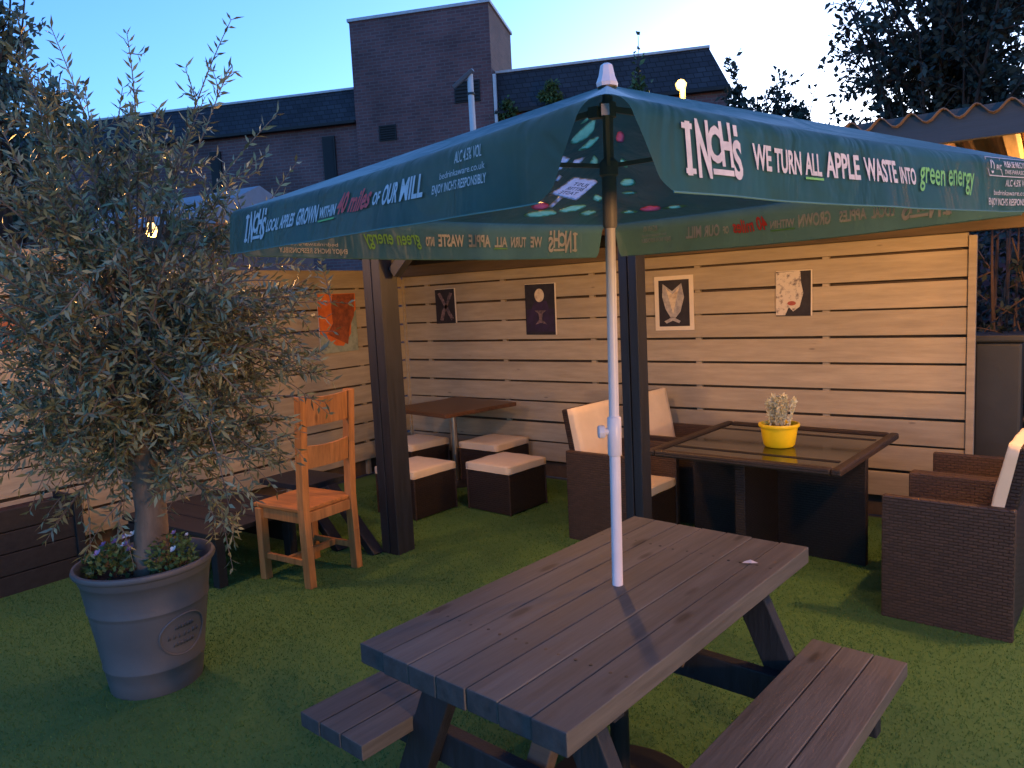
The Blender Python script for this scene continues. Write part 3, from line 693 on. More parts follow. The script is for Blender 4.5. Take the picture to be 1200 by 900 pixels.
# ------------------------------------------------------------------ rattan table
rt = empty('rattan_table', (-1.36, 4.475, 0), SR, 'square rattan dining table with dark glass top holding a yellow pot', 'table')
hw = .555
b = MB()
for s_ in (-1, 1):
    b.box((s_*(hw-.026), 0, .658), (.052, 2*hw, .040)); b.box((0, s_*(hw-.026), .658), (2*hw-.107, .052, .040))
b.build('top_frame', M['wicker_table'], rt, bevel=.012, seg=3)
b = MB(); b.box((0, 0, .650), (2*hw-.109, 2*hw-.109, .03)); b.build('glass_top', M['glass'], rt, bevel=.002)
for s_ in (-1, 1):
    b = MB(); b.box((0, s_*.33, .6665), (2*hw-.15, .035, .002)); b.build('trim_strip', M['trim'], rt)
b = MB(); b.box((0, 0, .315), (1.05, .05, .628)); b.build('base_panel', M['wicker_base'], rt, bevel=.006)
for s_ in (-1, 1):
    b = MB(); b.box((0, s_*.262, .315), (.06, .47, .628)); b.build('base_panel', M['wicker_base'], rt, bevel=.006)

# yellow pot with pale plant
yp = empty('potted_plant', (-1.306, 4.395, .6675), 0, 'small bright yellow pot with a pale leafy plant on the glass table', 'potted plant')
b = MB(); b.lathe([(.001, .0), (.078, .0), (.088, .012), (.096, .06), (.104, .115), (.104, .118), (.114, .119), (.116, .128), (.114, .136), (.106, .137), (.102, .128), (.100, .112), (.001, .112)], n=40); b.build('pot', M['yellow'], yp, smooth=35)
b = MB(); b.lathe([(.001, .118), (.06, .117), (.1, .113)], n=24); b.build('soil', M['soil'], yp, smooth='all')
def leaf_cloud(n, fn, ln, wd, rs, up=.5):
    """n folded leaves: fn gives position and direction arrays"""
    p, d = fn(n)
    d = d/np.linalg.norm(d, axis=1, keepdims=True)
    sdv = np.cross(d, rs.normal(size=(n,3))); sdv /= np.linalg.norm(sdv, axis=1, keepdims=True)
    nn = np.cross(sdv, d)
    L_ = rs.uniform(.7, 1.25, n)[:,None]*ln; W_ = rs.uniform(.8, 1.2, n)[:,None]*wd
    a = p; m1 = p+d*L_*.45; e = p+d*L_-nn*L_*.08
    l = m1-sdv*W_/2+nn*W_*.12; r = m1+sdv*W_/2+nn*W_*.12
    return np.stack([a, r, e, l], 1)
rs2 = np.random.default_rng(3)
def pale(n):
    k = 14; sg = np.where(np.arange(k) % 2 == 0, -1., 1.); ax = np.stack([rs2.normal(0,.012,k)+sg*.024, rs2.normal(0,.014,k)-sg*.010, np.full(k,.115)], 1)
    tp_ = np.stack([ax[:,0]*1.15+sg*.012+rs2.normal(0,.006,k), ax[:,1]*1.2, rs2.uniform(.22,.30,k)], 1)
    i = rs2.integers(0,k,n); t_ = rs2.uniform(.02,1.05,n)[:,None]**.7
    p = ax[i]*(1-t_)+tp_[i]*t_; d = rs2.normal(size=(n,3)); d[:,2] += 1.3
    pale.st = (ax, tp_); return p+rs2.normal(0,.004,(n,3)), d
lv = leaf_cloud(1300, pale, .024, .014, rs2)
b = MB()
for a_, e_ in zip(*pale.st): b.tube([tuple(a_), tuple((a_+e_)/2+rs2.normal(0,.003,3)), tuple(e_)], .0016, 5)
b.build('stem', M['pale_leaf'], yp); np_mesh('foliage', lv, 4, M['pale_leaf'], yp)

# ------------------------------------------------------------------ stools and pedestal table
def make_stool():
    r = empty('rattan_stool', (0,0,0))
    b = MB(); b.box((0, 0, .165), (.425, .425, .30)); b.box((0, 0, .008), (.38, .38, .016))
    b.build('base', M['wicker_dark'], r, bevel=.006)
    for sx in (-1, 1):
        for sy in (-1, 1):
            b = MB(); b.box((sx*.214, sy*.214, .163), (.012, .012, .306)); b.build('corner_trim', M['wicker'], r, bevel=.004)
    b = cushion(MB(), (0, 0, .349), (.44, .44, .06), .007); b.build('cushion', M['cushion'], r, smooth='all')
    b = MB()
    for z in (.325, .372):
        q = .2195 if z < .35 else .2175
        b.tube([(-q,-q,z), (q,-q,z), (q,q,z), (-q,q,z), (-q,-q,z)], .0028, 6)
    b.build('piping', M['cushion'], r)
    return r
s0 = make_stool()
def stool(o, x, y, a_, lab):
    o.location = (x, y, 0); o.rotation_euler = (0,0,a_); tag(o, lab, 'stool', 'cream topped stools round the pedestal table')
stool(s0, -3.42, 4.52, R(-5), 'cube stool with cream cushion fully in view, in front of the brown pedestal table')
stool(copy_tree(s0), -3.99, 4.11, R(-4), 'cube stool with cream cushion half hidden by the thick dark post')
stool(copy_tree(s0), -4.02, 5.15, R(-3), 'cube stool with cream cushion behind another stool, against the back fence')
stool(copy_tree(s0), -4.72, 4.88, R(-8), 'cube stool with cream cushion under the pedestal table, deepest in the corner')
pd = empty('pedestal_table', (-4.28, 4.92, 0), R(-10), 'square brown topped pedestal table on a steel column in the fence corner', 'table')
b = MB(); b.box((0, 0, .69), (.80, .80, .034)); b.build('tabletop', M['laminate'], pd, bevel=.008, seg=3)
b = MB(); b.lathe([(.030, .02), (.030, .672)], n=24); b.build('column', M['steel'], pd, smooth=40)
b = MB(); b.lathe([(.20, .006), (.205, .014), (.19, .024), (.05, .04), (.032, .045)], n=32); b.build('foot', M['iron'], pd, smooth=40)
b = MB(); b.box((0,0,.666), (.42,.05,.014)); b.box((0,0,.664), (.05,.42,.012)); b.build('bracket', M['iron'], pd)

# ------------------------------------------------------------------ posters
def poster(name, label, org, ux, w, h, tilt, paints, border=0.):
    """paints: list of (material, [outline in 0..1]) laid one over another on a stiff board"""
    org = Vector(org); ux = Vector(ux); uy = Vector((0,0,1))
    if tilt: q = Matrix.Rotation(tilt, 3, ux.cross(uy)); ux = q @ ux; uy = q @ uy
    nn = ux.cross(uy)
    r = empty(name, org+ux*w/2, 0, label, 'poster', 'posters pinned to the fence')
    b = MB(); b.prism([(0,0), (w,0), (w,h), (0,h)], org, ux, uy, .006); b.build('board', M['paper'], r, world=True, bevel=.001)
    for k, (nm, mt, polys) in enumerate(paints):
        b = MB()
        for pl in polys: b.prism([(x*w, y*h) for x, y in pl], org+nn*(.0062+.0004*k), ux, uy, .0002)
        b.build(nm, mt, r, world=True)
    return r
def pm(name, c, c2, sc, det=6., contrast=(.4,.6), stretch=(1,1,1)):
    m = mat(name, c, .6, 0, sc, stretch, 0, col2=c2); 
    for n_ in m.node_tree.nodes:
        if n_.type == 'MAP_RANGE' and n_.inputs[1].default_value == np.float32(.3): n_.inputs[1].default_value, n_.inputs[2].default_value = contrast
    return m
M['p_black'] = pm('print_black', (.012,.010,.014), (.022,.018,.02), 20)
M['p_violet'] = pm('print_violet', (.045,.018,.07), (.010,.006,.018), 9, contrast=(.35,.7))
M['p_cream'] = pm('print_cream', (.74,.62,.42), (.42,.30,.20), 26, contrast=(.3,.55))
M['p_mist'] = pm('print_mist', (.26,.17,.16), (.03,.02,.03), 34, contrast=(.35,.62))
M['p_orange'] = pm('print_orange', (.85,.22,.035), (.55,.10,.02), 7, contrast=(.3,.65))
M['p_brown'] = pm('print_brown', (.12,.035,.02), (.40,.10,.03), 14, contrast=(.35,.7))
M['p_green'] = pm('print_grey_green', (.38,.42,.30), (.26,.30,.22), 12)
M['p_pale'] = pm('print_pale', (.66,.58,.46), (.15,.12,.11), 30, contrast=(.36,.5))
M['p_red'] = pm('print_red', (.42,.10,.06), (.30,.05,.04), 30)
M['p_grey'] = pm('print_grey', (.52,.48,.42), (.30,.28,.28), 26)
full = [[(.0,.0), (1,.0), (1,1), (0,1)]]
inn = lambda e, f: [[(e,f), (1-e,f), (1-e,1-f), (e,1-f)]]
def oval(cx_, cy_, rx, ry, n=22): return [(cx_+rx*math.cos(2*math.pi*i/n), cy_+ry*math.sin(2*math.pi*i/n)) for i in range(n)]
yy = YF-.0135
poster('dark_poster', 'smallest dark poster with pale crossed streaks, nearest the fence corner', (-4.83, yy, 1.405), (1,0,0), .252, .327, R(.5),
       [('print', M['p_black'], [[(0,0), (.95,0), (.95,.985), (0,.985)]]),
        ('streak', M['p_mist'], [[(.12,.86), (.26,.90), (.55,.52), (.86,.14), (.74,.08), (.48,.40), (.34,.60)], [(.86,.86), (.70,.88), (.52,.58), (.30,.36), (.18,.10), (.34,.08), (.46,.34), (.62,.54)]])])
poster('moon_poster', 'tall dark poster with a pale moon above violet water', (-3.785, yy, 1.285), (1,0,0), .318, .442, R(-.6),
       [('print', M['p_black'], [[(0,0), (.965,0), (.965,.99), (0,.99)]]),
        ('water', M['p_violet'], [[(.03,.06), (.94,.06), (.94,.50), (.03,.50)], [(.2,.50), (.78,.50), (.70,.66), (.30,.66)]]),
        ('moon', M['p_cream'], [oval(.47, .77, .155, .13)]),
        ('reflection', M['p_mist'], [[(.30,.475), (.68,.475), (.56,.41), (.54,.30), (.70,.20), (.50,.235), (.32,.20), (.45,.30), (.43,.41)]])])
poster('white_framed_poster', 'white bordered poster with a pale tapering shape on black', (-2.548, yy, 1.30), (1,0,0), .32, .418, R(.3),
       [('print', M['p_black'], inn(.11, .075)),
        ('pale_shape', M['p_grey'], [[(.22,.86), (.46,.72), (.70,.86), (.76,.60), (.66,.34), (.52,.22), (.40,.24), (.28,.40), (.20,.62)], [(.24,.17), (.46,.25), (.66,.17), (.62,.13), (.46,.18), (.30,.13)]]),
        ('cream_shape', M['p_cream'], [[(.30,.78), (.47,.66), (.64,.78), (.56,.56), (.47,.30), (.38,.56)]])])
poster('pale_poster', 'square poster with a blotchy pale shape beside a black strip', (-1.618, yy, 1.388), (1,0,0), .245, .316, R(-.4),
       [('print', M['p_black'], [[(0,0), (.965,0), (.965,.985), (0,.985)]]),
        ('pale_shape', M['p_pale'], [[(.0,1-.03), (.68,.985), (.70,.72), (.76,.50), (.66,.20), (.48,.10), (.36,.20), (.26,.02), (.0,.02)]]),
        ('red_patch', M['p_red'], [oval(.44, .28, .12, .05)])])
xx = XL+.0135
poster('orange_poster', 'torn orange and brown poster with a pale green lower edge', (xx, 4.322, 1.205), (0,1,0), .44, .525, R(0),
       [('print', M['p_orange'], [[(0,.0), (1,0), (1,1), (0,1)]]),
        ('pale_edge', M['p_green'], [[(0,0), (1,0), (1,.72), (.86,.60), (.82,.30), (.6,.10), (.4,.12), (.12,.28), (0,.34)]]),
        ('dark_shape', M['p_brown'], [[(.40,.99), (.98,.99), (.94,.62), (.80,.42), (.72,.12), (.62,.16), (.40,.24), (.20,.32), (.36,.50), (.34,.78)]])])
poster('red_poster', 'faded reddish poster at the outer edge of the side fence', (xx, 1.60, 1.45), (0,1,0), .38, .27, 0,
       [('print', M['p_brown'], full)])

# ------------------------------------------------------------------ grey planter pot
POT = (-3.19, 1.575, 0)
pp = empty('planter_pot', POT, R(0), 'big pale grey tapered planter with rolled rim and oval crest holding the olive tree', 'planter')
prof = [(.001, .0), (.222, .0), (.232, .010), (.245, .085)]
PS = .80
def rr(z): return .232+.098*(z/.535)
prof = [(.001, 0), (.228, 0), (.234, .008)]
for z in (.06, .115, .120, .126, .132, .25, .36, .372, .377, .383, .389, .46, .50): prof.append((rr(z)+(.004 if z in (.120, .126, .377, .383) else 0), z))
prof += [(.327, .502), (.332, .512), (.338, .535), (.352, .540), (.358, .552), (.352, .564), (.338, .566), (.326, .556), (.318, .52), (.305, .48), (.001, .48)]
prof = [(r_*PS, z) for r_, z in prof]
b = MB(); b.lathe(prof, n=72); b.build('body', M['pot'], pp, smooth=50)
b = MB(); b.lathe([(.001, .502), (.12, .498), (.312*PS, .49)], n=30); b.build('soil', M['soil'], pp, smooth='all')
# oval crest embossed on the side facing the picnic table
def on_pot(a_, z, o=0.): r_ = rr(z)*PS+o; return (r_*math.cos(a_), r_*math.sin(a_), z)
ca = R(6)
b = MB(); n_ = 48
b.tube([on_pot(ca+.47*math.cos(2*math.pi*k/n_), .262+.090*math.sin(2*math.pi*k/n_), .002) for k in range(n_+1)], .0045, 8, cap=False)
for zc, hw_ in ((.302, .17), (.262, .30), (.226, .20)):
    for k in range(7):
        x = -hw_+2*hw_*k/6
        b.tube([on_pot(ca+x-.012, zc-.009, .001), on_pot(ca+x, zc+.010*(1 if k % 2 else .6), .002), on_pot(ca+x+.014, zc-.006, .001)], .004, 6)
b.build('crest', M['pot'], pp, smooth='all')

# ------------------------------------------------------------------ bedding flowers
def bedding(c, rx, ry, hh, nl, flowers, label, seed):
    rs_ = np.random.default_rng(seed); r = empty('bedding_plant', c, 0, label, 'flowers', 'bedding plants in the olive pot')
    def fn(n):
        a_ = rs_.uniform(0, 2*np.pi, n); q = np.sqrt(rs_.uniform(0, 1, n)); z = rs_.uniform(0, 1, n)**.7*hh*(1-.55*q**2)
        p = np.stack([np.cos(a_)*q*rx, np.sin(a_)*q*ry, z+.005*np.sin(a_*5)], 1); d = np.stack([np.cos(a_)*.7, np.sin(a_)*.7, np.full(n, .5)], 1)+rs_.normal(0,.6,(n,3)); return p, d
    np_mesh('foliage', leaf_cloud(nl, fn, .028, .017, rs_), 4, M['viola_leaf'], r)
    for (x, y, z, mk, s_) in flowers:
        s_ *= .8
        b = MB()
        for k in range(5):
            an = 2*math.pi*k/5+.3; ux = Vector((math.cos(an), math.sin(an)*.8, math.sin(an)*.6))
            ctr = Vector((x, y, z))+ux*s_*.55; sd = Vector((-math.sin(an), math.cos(an)*.8, math.cos(an)*.6))
            b.add([ctr+ux*s_*.6*math.cos(q)+sd*s_*.5*math.sin(q)+Vector((.0,-.004,.004))*math.cos(q) for q in [2*math.pi*i/8 for i in range(8)]], [tuple(range(8))])
        b.build('flower', M[mk], r)
    return r
bedding((-3.285, 1.475, .50), .13, .10, .14, 480, [(.02,.02,.15,'petal_purple',.02), (.06,.05,.17,'petal_white',.017), (.09,.06,.18,'petal_white',.02), (.07,.03,.14,'petal_white',.016), (.02,-.06,.12,'petal_pink',.022), (.10,.03,.15,'petal_purple',.02), (.12,.03,.13,'petal_purple',.02), (.03,.05,.16,'petal_pink',.018), (-.05,.0,.13,'petal_purple',.017)],
        'low leafy clump with several white and purple flowers in the grey pot', 1)
bedding((-3.075, 1.635, .50), .11, .10, .17, 520, [(.07,-.03,.12,'petal_white',.02), (-.06,-.04,.14,'petal_purple',.022), (.0,.02,.17,'petal_pink',.014), (.05,.05,.16,'petal_white',.010)],
        'taller leafy clump with one white flower, nearest the pot crest', 2)

# ------------------------------------------------------------------ trees
def spline(p, q, r_, n, sag=0.):
    o = []
    for i in range(n+1):
        t_ = i/n; o.append((p*(1-t_)**2+q*2*t_*(1-t_)+r_*t_*t_)+np.array([0,0,-sag*t_*t_]))
    return np.array(o)
def leafy(path, t0, t1, nn, ln, rs_, spread=.9):
    """opposite leaf pairs along a path: positions and directions"""
    k = len(path)-1; t_ = np.repeat(np.linspace(t0, t1, nn), 2)+rs_.uniform(-.01, .01, nn*2); t_ = np.clip(t_, 0, .999)
    i = (t_*k).astype(int); f_ = (t_*k-i)[:,None]; p = path[i]*(1-f_)+path[i+1]*f_; d = path[i+1]-path[i]; d /= np.linalg.norm(d, axis=1, keepdims=True)+1e-9
    s = rs_.normal(size=(nn, 3)); s = np.repeat(s, 2, 0); s[1::2] *= -1; s -= d*(s*d).sum(1, keepdims=True); s /= np.linalg.norm(s, axis=1, keepdims=True)+1e-9
    return p, d*rs_.uniform(.4, 1.1, (nn*2, 1))+s*spread
def tubes_np(paths, radii, n=5):
    V, F = [], []; o = 0
    for p, r_ in zip(paths, radii):
        m = MB(); m.tube([tuple(x) for x in p], list(r_), n); V += m.v; F += [tuple(i+o for i in f) for f in m.f]; o += len(m.v)
    b = MB(); b.v = V; b.f = F; b.m = [0]*len(F); return b
# olive
rs3 = np.random.default_rng(11)
ot = empty('olive_tree', (POT[0], POT[1], .495), 0, 'bushy grey green olive tree with thin leaning shoots growing in the grey pot', 'tree')
TB = np.array([-3.17, 1.60, .50])
trunk = np.array([TB, TB+[.0,.0,.10], TB+[.01,.01,.28], TB+[-.01,.0,.50], TB+[.02,.02,.75], TB+[.03,.03,1.0], TB+[.02,.02,1.25]])
b = MB(); tr = [.085, .074, .064, .056, .046, .034, .022]
b.tube([tuple(p) for p in trunk], tr, 14)
for z, an in ((.08, 4.5), (.15, 5.0), (.24, 4.7), (.33, 5.6)):
    c = Vector(TB)+Vector((math.cos(an)*.047, math.sin(an)*.047, z)); b.lathe([(.001,-.008), (.016,-.004), (.012,.006), (.001,.009)], c, 8)
b.build('trunk', M['bark'], ot, world=True, smooth='all')
paths, rads, LP, LD = [], [], [], []
cen = np.array([-3.13, 1.62, 1.62])
def twig(end, nsh, first=.35, lp=18, rbase=.007, sag=.05, start=None, shl=(.12,.26)):
    z0 = rs3.uniform(.45, 1.15)
    st = (TB+np.array([.01,.01,z0])) if start is None else start
    mid = (st+end)/2+np.array([0,0,rs3.uniform(.02,.22)])+rs3.normal(0,.05,3)
    p = spline(st, mid, end, 12, sag); paths.append(p); rads.append(np.linspace(rbase, .0015, 13))
    a_, d_ = leafy(p, first, 1, lp, .05, rs3); LP.append(a_); LD.append(d_)
    for k in range(nsh):
        t_ = rs3.uniform(.3, .95); i = int(t_*12); s = p[i]; dr = p[min(i+1,12)]-p[i]; dr /= np.linalg.norm(dr)+1e-9
        dd = dr*.7+rs3.normal(0,.55,3)+np.array([0,0,.15]); dd /= np.linalg.norm(dd); l_ = rs3.uniform(*shl)
        q = spline(s, s+dd*l_*.5+rs3.normal(0,.015,3), s+dd*l_, 6, rs3.uniform(-.02,.06)); paths.append(q); rads.append(np.linspace(.003, .001, 7))
        a_, d_ = leafy(q, .12, 1, int(l_/.022), .05, rs3); LP.append(a_); LD.append(d_)
cnt = 0
while cnt < 168:
    d = rs3.normal(size=3); d /= np.linalg.norm(d); q = rs3.uniform(.35, 1)**.5
    e = cen+d*q*np.array([.80, .80, .83])*(1+.18*math.sin(5*d[0]+3*d[2])+.1*rs3.normal())
    e += np.array([.0,.0,0])
    if e[2] < .78: continue
    if e[2] > 2.22 and rs3.uniform() < .55: continue
    twig(e, 5); cnt += 1
# low drooping twigs and tall thin shoots
for e in ((-3.20,1.16,1.0), (-3.24,1.22,.86), (-2.80,2.0,.92), (-2.78,2.02,1.1), (-2.92,1.84,.72), (-2.64,2.18,1.42), (-2.62,2.2,1.68), (-2.60,2.22,1.62), (-2.66,2.2,1.25), (-2.72,2.1,1.05), (-3.28,1.1,1.30), (-3.3,1.08,1.22), (-3.1,1.42,.8), (-2.56,2.28,1.74), (-2.9,1.9,.85)):
    twig(np.array(e), 4, .3, 18, .005, .12)
for e in ((-3.16,1.4,2.3), (-3.2,1.3,2.15), (-3.1,1.5,2.25), (-3.0,1.68,2.32), (-2.93,1.8,2.25), (-2.87,1.9,2.15), (-2.78,2.04,2.1), (-3.24,1.24,2.0), (-3.05,1.6,2.15), (-3.3,1.3,2.3)):
    for q in range(2): twig(np.array(e)+rs3.normal(0,.10,3), 6, .3, 20, .006, .0)
for e in ((-3.03,1.65,2.71), (-3.05,1.62,2.50), (-2.82,1.99,2.80), (-2.84,1.97,2.60), (-2.73,2.11,2.42), (-3.15,1.42,2.70), (-3.19,1.32,2.74), (-2.89,1.88,2.48), (-3.11,1.5,2.5), (-3.22,1.3,2.6), (-3.0,1.7,2.35), (-3.26,1.2,2.45), (-2.76,2.06,2.25)):
    twig(np.array(e), 6, .35, 22, .006, -.02, start=TB+np.array([.02,.02,rs3.uniform(.8,1.2)]), shl=(.08,.17))
tubes_np(paths, rads).build('branches', M['bark'], ot, world=True)
LP = np.concatenate(LP); LD = np.concatenate(LD)
# a small clear pocket round the bulb where the leaves were trimmed away
lv = leaf_cloud(len(LP), lambda n: (LP, LD), .050, .0125, rs3)
bl = np.array([-3.96, 2.18, 2.066]); cam0 = np.array([0,0,1.6]); dd = (cam0-bl); dl = np.linalg.norm(dd); dd /= dl
mid = lv.mean(1); tt = ((mid-bl)@dd); dist = np.linalg.norm(mid-bl-tt[:,None]*dd, axis=1)
lv = lv[~((tt > 0) & (tt < dl) & (dist < .07))]
np_mesh('foliage', lv, 4, M['olive_leaf'], ot, off=ot.location)

def big_tree(name, base, crown_c, rad, nbr, lsize, seed, leafm, barkm, label, trunk_r=.12, shoots=5, lpairs=9, gap=.0, cat='tree', group=None, twl=(.35,.8)):
    rs_ = np.random.default_rng(seed); r = empty(name, base, 0, label, cat, group)
    base = np.array(base, float); cc = np.array(crown_c, float); rad = np.array(rad, float)
    top = cc+np.array([0,0,rad[2]*.4]); tp_ = spline(base, (base+top)/2+rs_.normal(0,.05,3)*rad[0], top, 8)
    b = MB(); b.tube([tuple(p) for p in tp_], list(np.linspace(trunk_r, trunk_r*.2, 9)), 10); b.build('trunk', barkm, r, world=True, smooth='all')
    pa, ra_, P_, D_ = [], [], [], []
    clumps = rs_.normal(size=(max(6, nbr//6), 3)); clumps /= np.linalg.norm(clumps, axis=1, keepdims=True); clumps *= rs_.uniform(.45, 1.0, (len(clumps), 1))
    for k in range(nbr):
        c = clumps[k % len(clumps)]+rs_.normal(0, .20, 3); e = cc+c*rad
        s = tp_[rs_.integers(2, 8)]; p = spline(s, (s+e)/2+rs_.normal(0,.08,3)*rad, e, 8); pa.append(p); ra_.append(np.linspace(trunk_r*.22, .004, 9))
        a_, d_ = leafy(p, .5, 1, lpairs, lsize, rs_); P_.append(a_); D_.append(d_)
        for j in range(shoots):
            i = rs_.integers(3, 8); dd_ = (p[i+1]-p[i]); dd_ /= np.linalg.norm(dd_)+1e-9; dd_ = dd_*.6+rs_.normal(0,.6,3); dd_ /= np.linalg.norm(dd_); l_ = rs_.uniform(*twl)*rad[0]*.5
            q = spline(p[i], p[i]+dd_*l_*.5, p[i]+dd_*l_, 5, l_*.15); pa.append(q); ra_.append(np.linspace(.008, .003, 6)*trunk_r/.12)
            a_, d_ = leafy(q, .1, 1, lpairs, lsize, rs_); P_.append(a_); D_.append(d_)
    tubes_np(pa, ra_, 5).build('branches', barkm, r, world=True)
    P_ = np.concatenate(P_); D_ = np.concatenate(D_); P_ = P_+rs_.normal(0, lsize*.35, P_.shape)
    np_mesh('crown', leaf_cloud(len(P_), lambda n: (P_, D_), lsize, lsize*.55, rs_), 4, leafm, r, off=base)
    return r
big_tree('broadleaf_tree', (-1.25, 9.9, 0), (-1.05, 9.9, 4.55), (1.65, 1.3, 1.75), 112, .088, 21, M['tree_leaf'], M['bark_dark'], 'large dark leafy tree against the pale sky beyond the pergola roof', .15, 6, 9)
big_tree('broadleaf_tree', (-3.05, 9.6, 0), (-3.0, 9.6, 3.35), (.75, .7, .85), 60, .085, 22, M['tree_leaf'], M['bark_dark'], 'low dark tree top between the building gable and the large tree', .08, 6, 8)
big_tree('broadleaf_tree', (-6.55, 2.45, 0), (-6.55, 2.45, 3.5), (.78, .78, 1.25), 66, .065, 23, M['far_leaf'], M['bark_dark'], 'soft blue green tree rising over the side fence behind the olive', .09, 6, 8)
big_tree('young_tree', (-5.05, 10.35, 0), (-5.05, 10.35, 4.0), (.26, .26, 1.0), 60, .10, 24, M['green_leaf'], M['bark_dark'], 'slim upright green tree showing above the parasol top before the slate roof', .05, 5, 7, twl=(.5,1.4))
big_tree('gutter_weed', (-10.6, 14.6, 5.72), (-10.6, 14.6, 5.95), (.32, .2, .22), 14, .09, 25, M['green_leaf'], M['bark_dark'], 'small green weed sprouting at the foot of the brick tower corner', .02, 4, 6, cat='plant')
big_tree('gutter_weed', (-9.45, 14.85, 5.9), (-9.45, 14.85, 6.2), (.25, .2, .25), 14, .09, 26, M['green_leaf'], M['bark_dark'], 'small green weed on the slate roof above the parasol slope', .02, 4, 6, cat='plant')
# bare stemmed shrub beyond the fence end
sb = empty('bare_shrub', (-.25, 6.3, 0), 0, 'tangled brown stemmed shrub in the dark gap beside the fence end', 'shrub')
rs4 = np.random.default_rng(31); pa, ra_, P_, D_ = [], [], [], []
for k in range(16):
    x = -.42+.6*k/15; s = np.array([x+rs4.normal(0,.03), 6.2+rs4.normal(0,.15), 0]); e = s+np.array([rs4.normal(0,.16), rs4.normal(0,.2), rs4.uniform(1.7, 2.5)])
    p = spline(s, (s+e)/2+rs4.normal(0,.09,3), e, 10); pa.append(p); ra_.append(np.linspace(rs4.uniform(.010,.028), .005, 11))
    for j in range(5):
        i = rs4.integers(2, 10); dd_ = np.array([rs4.normal(0,1), rs4.normal(0,.6), rs4.normal(.3,.5)]); dd_ /= np.linalg.norm(dd_); l_ = rs4.uniform(.2,.5); q = spline(p[i], p[i]+dd_*l_*.5+rs4.normal(0,.05,3), p[i]+dd_*l_, 5); pa.append(q); ra_.append(np.linspace(.006,.002,6))
        a_, d_ = leafy(q, .1, 1, 9, .05, rs4); P_.append(a_); D_.append(d_)
tubes_np(pa, ra_, 6).build('stems', M['bark_brown'], sb, world=True)
P_ = np.concatenate(P_); D_ = np.concatenate(D_); np_mesh('foliage', leaf_cloud(len(P_), lambda n: (P_, D_), .055, .03, rs4), 4, M['tree_leaf'], sb, off=sb.location)
hg = empty('hedge', (.3, 7.3, 0), 0, 'dark dense hedge behind the bare stems beyond the fence end', 'hedge')
rs5 = np.random.default_rng(33)
def hfn(n): return np.stack([rs5.uniform(-.9, 1.6, n), rs5.normal(7.3, .12, n), rs5.uniform(0, 2.15, n)], 1), rs5.normal(size=(n,3))
np_mesh('foliage', leaf_cloud(9000, hfn, .075, .045, rs5), 4, M['tree_leaf'], hg, off=hg.location)
b = MB()
for k in range(9): b.tube([(-.85+k*.3, 7.3, 0), (-.82+k*.3, 7.28, 1.1), (-.86+k*.3, 7.32, 2.05)], [.03,.022,.008], 7)
b.build('stems', M['bark_dark'], hg, world=True)

gw = empty('glow_screen_wall', (.4, 8.3, 0), 0, 'added dark wall behind the hedge, blocking the orange horizon glow', 'wall')  # wall added to stop the sunset glow showing through the hedge
b = MB(); b.box((.4, 8.3, 1.0), (7, .22, 2.0)); b.build('glow_block', M['brick'], gw, world=True)
b = MB(); b.box((.4, 8.3, 2.035), (7.1, .30, .07)); b.build('coping', M['render'], gw, world=True)

# dark panel against the fence end
dp = empty('wheelie_bin', (-.34, 5.66, 0), 0, 'dark slim bin standing at the end of the cream fence', 'bin')
b = MB(); b.box((-.30, 5.72, .60), (.26, .30, 1.16)); b.build('body', M['green_plastic'], dp, world=True, bevel=.02)
b = MB(); b.box((-.30, 5.71, 1.205), (.29, .34, .05)); b.build('lid', M['green_plastic'], dp, world=True, bevel=.015)

# ------------------------------------------------------------------ low dark seating along the side fence
lb = empty('low_bench', (-4.4, 2.72, 0), R(2), 'low dark slatted timber bench behind the grey planter', 'bench')
b = MB()
for k in range(4): b.box((0, -.33+.19*k, .325), (.96, .182, .03))
b.build('seat', M['dark_wood'], lb, bevel=.004)
for sx in (-1, 1):
    for sy in (-.36, .16):
        b = MB(); b.box((sx*.44, sy, .155), (.06, .06, .31)); b.build('leg', M['dark_wood'], lb, bevel=.004)
for y_ in (-.41, .21):
    b = MB(); b.box((0, y_, .20), (.82, .02, .20)); b.build('apron', M['dark_wood'], lb, bevel=.003)
bx = empty('planter_box', (-5.08, 1.5, 0), 0, 'dark timber planter box against the side fence, behind the olive tree', 'planter')
b = MB()
for k in range(4): b.box((-4.975, 1.28, .065+.13*k), (.03, 1.55, .124))
for k in range(4): b.box((-5.11, 2.05, .065+.13*k), (.238, .03, .124))
b.build('side_boards', M['dark_wood'], bx, world=True, bevel=.004)
b = MB(); b.box((-5.11, 1.27, .47), (.23, 1.5, .03)); b.build('soil', M['soil'], bx, world=True)
b = MB(); b.box((-4.965, 2.06, .26), (.05, .05, .54)); b.build('corner_post', M['dark_wood'], bx, world=True, bevel=.004)
fb = empty('folding_stand', (-4.1, 3.35, 0), 0, 'dark folding timber stand with slanted legs behind the oak chair', 'stand')
for dx in (0, .28):
    b = MB(); b.bar((-4.25+dx, 3.20+dx*.2, .40), (-3.80+dx, 3.17+dx*.2, 0), .05, .085, (0,1,0)); b.build('leg', M['black_timber'], fb, world=True, bevel=.004)
b = MB(); b.box((-4.25, 3.25, .42), (.5, .36, .04)); b.build('top', M['black_timber'], fb, world=True, bevel=.004)

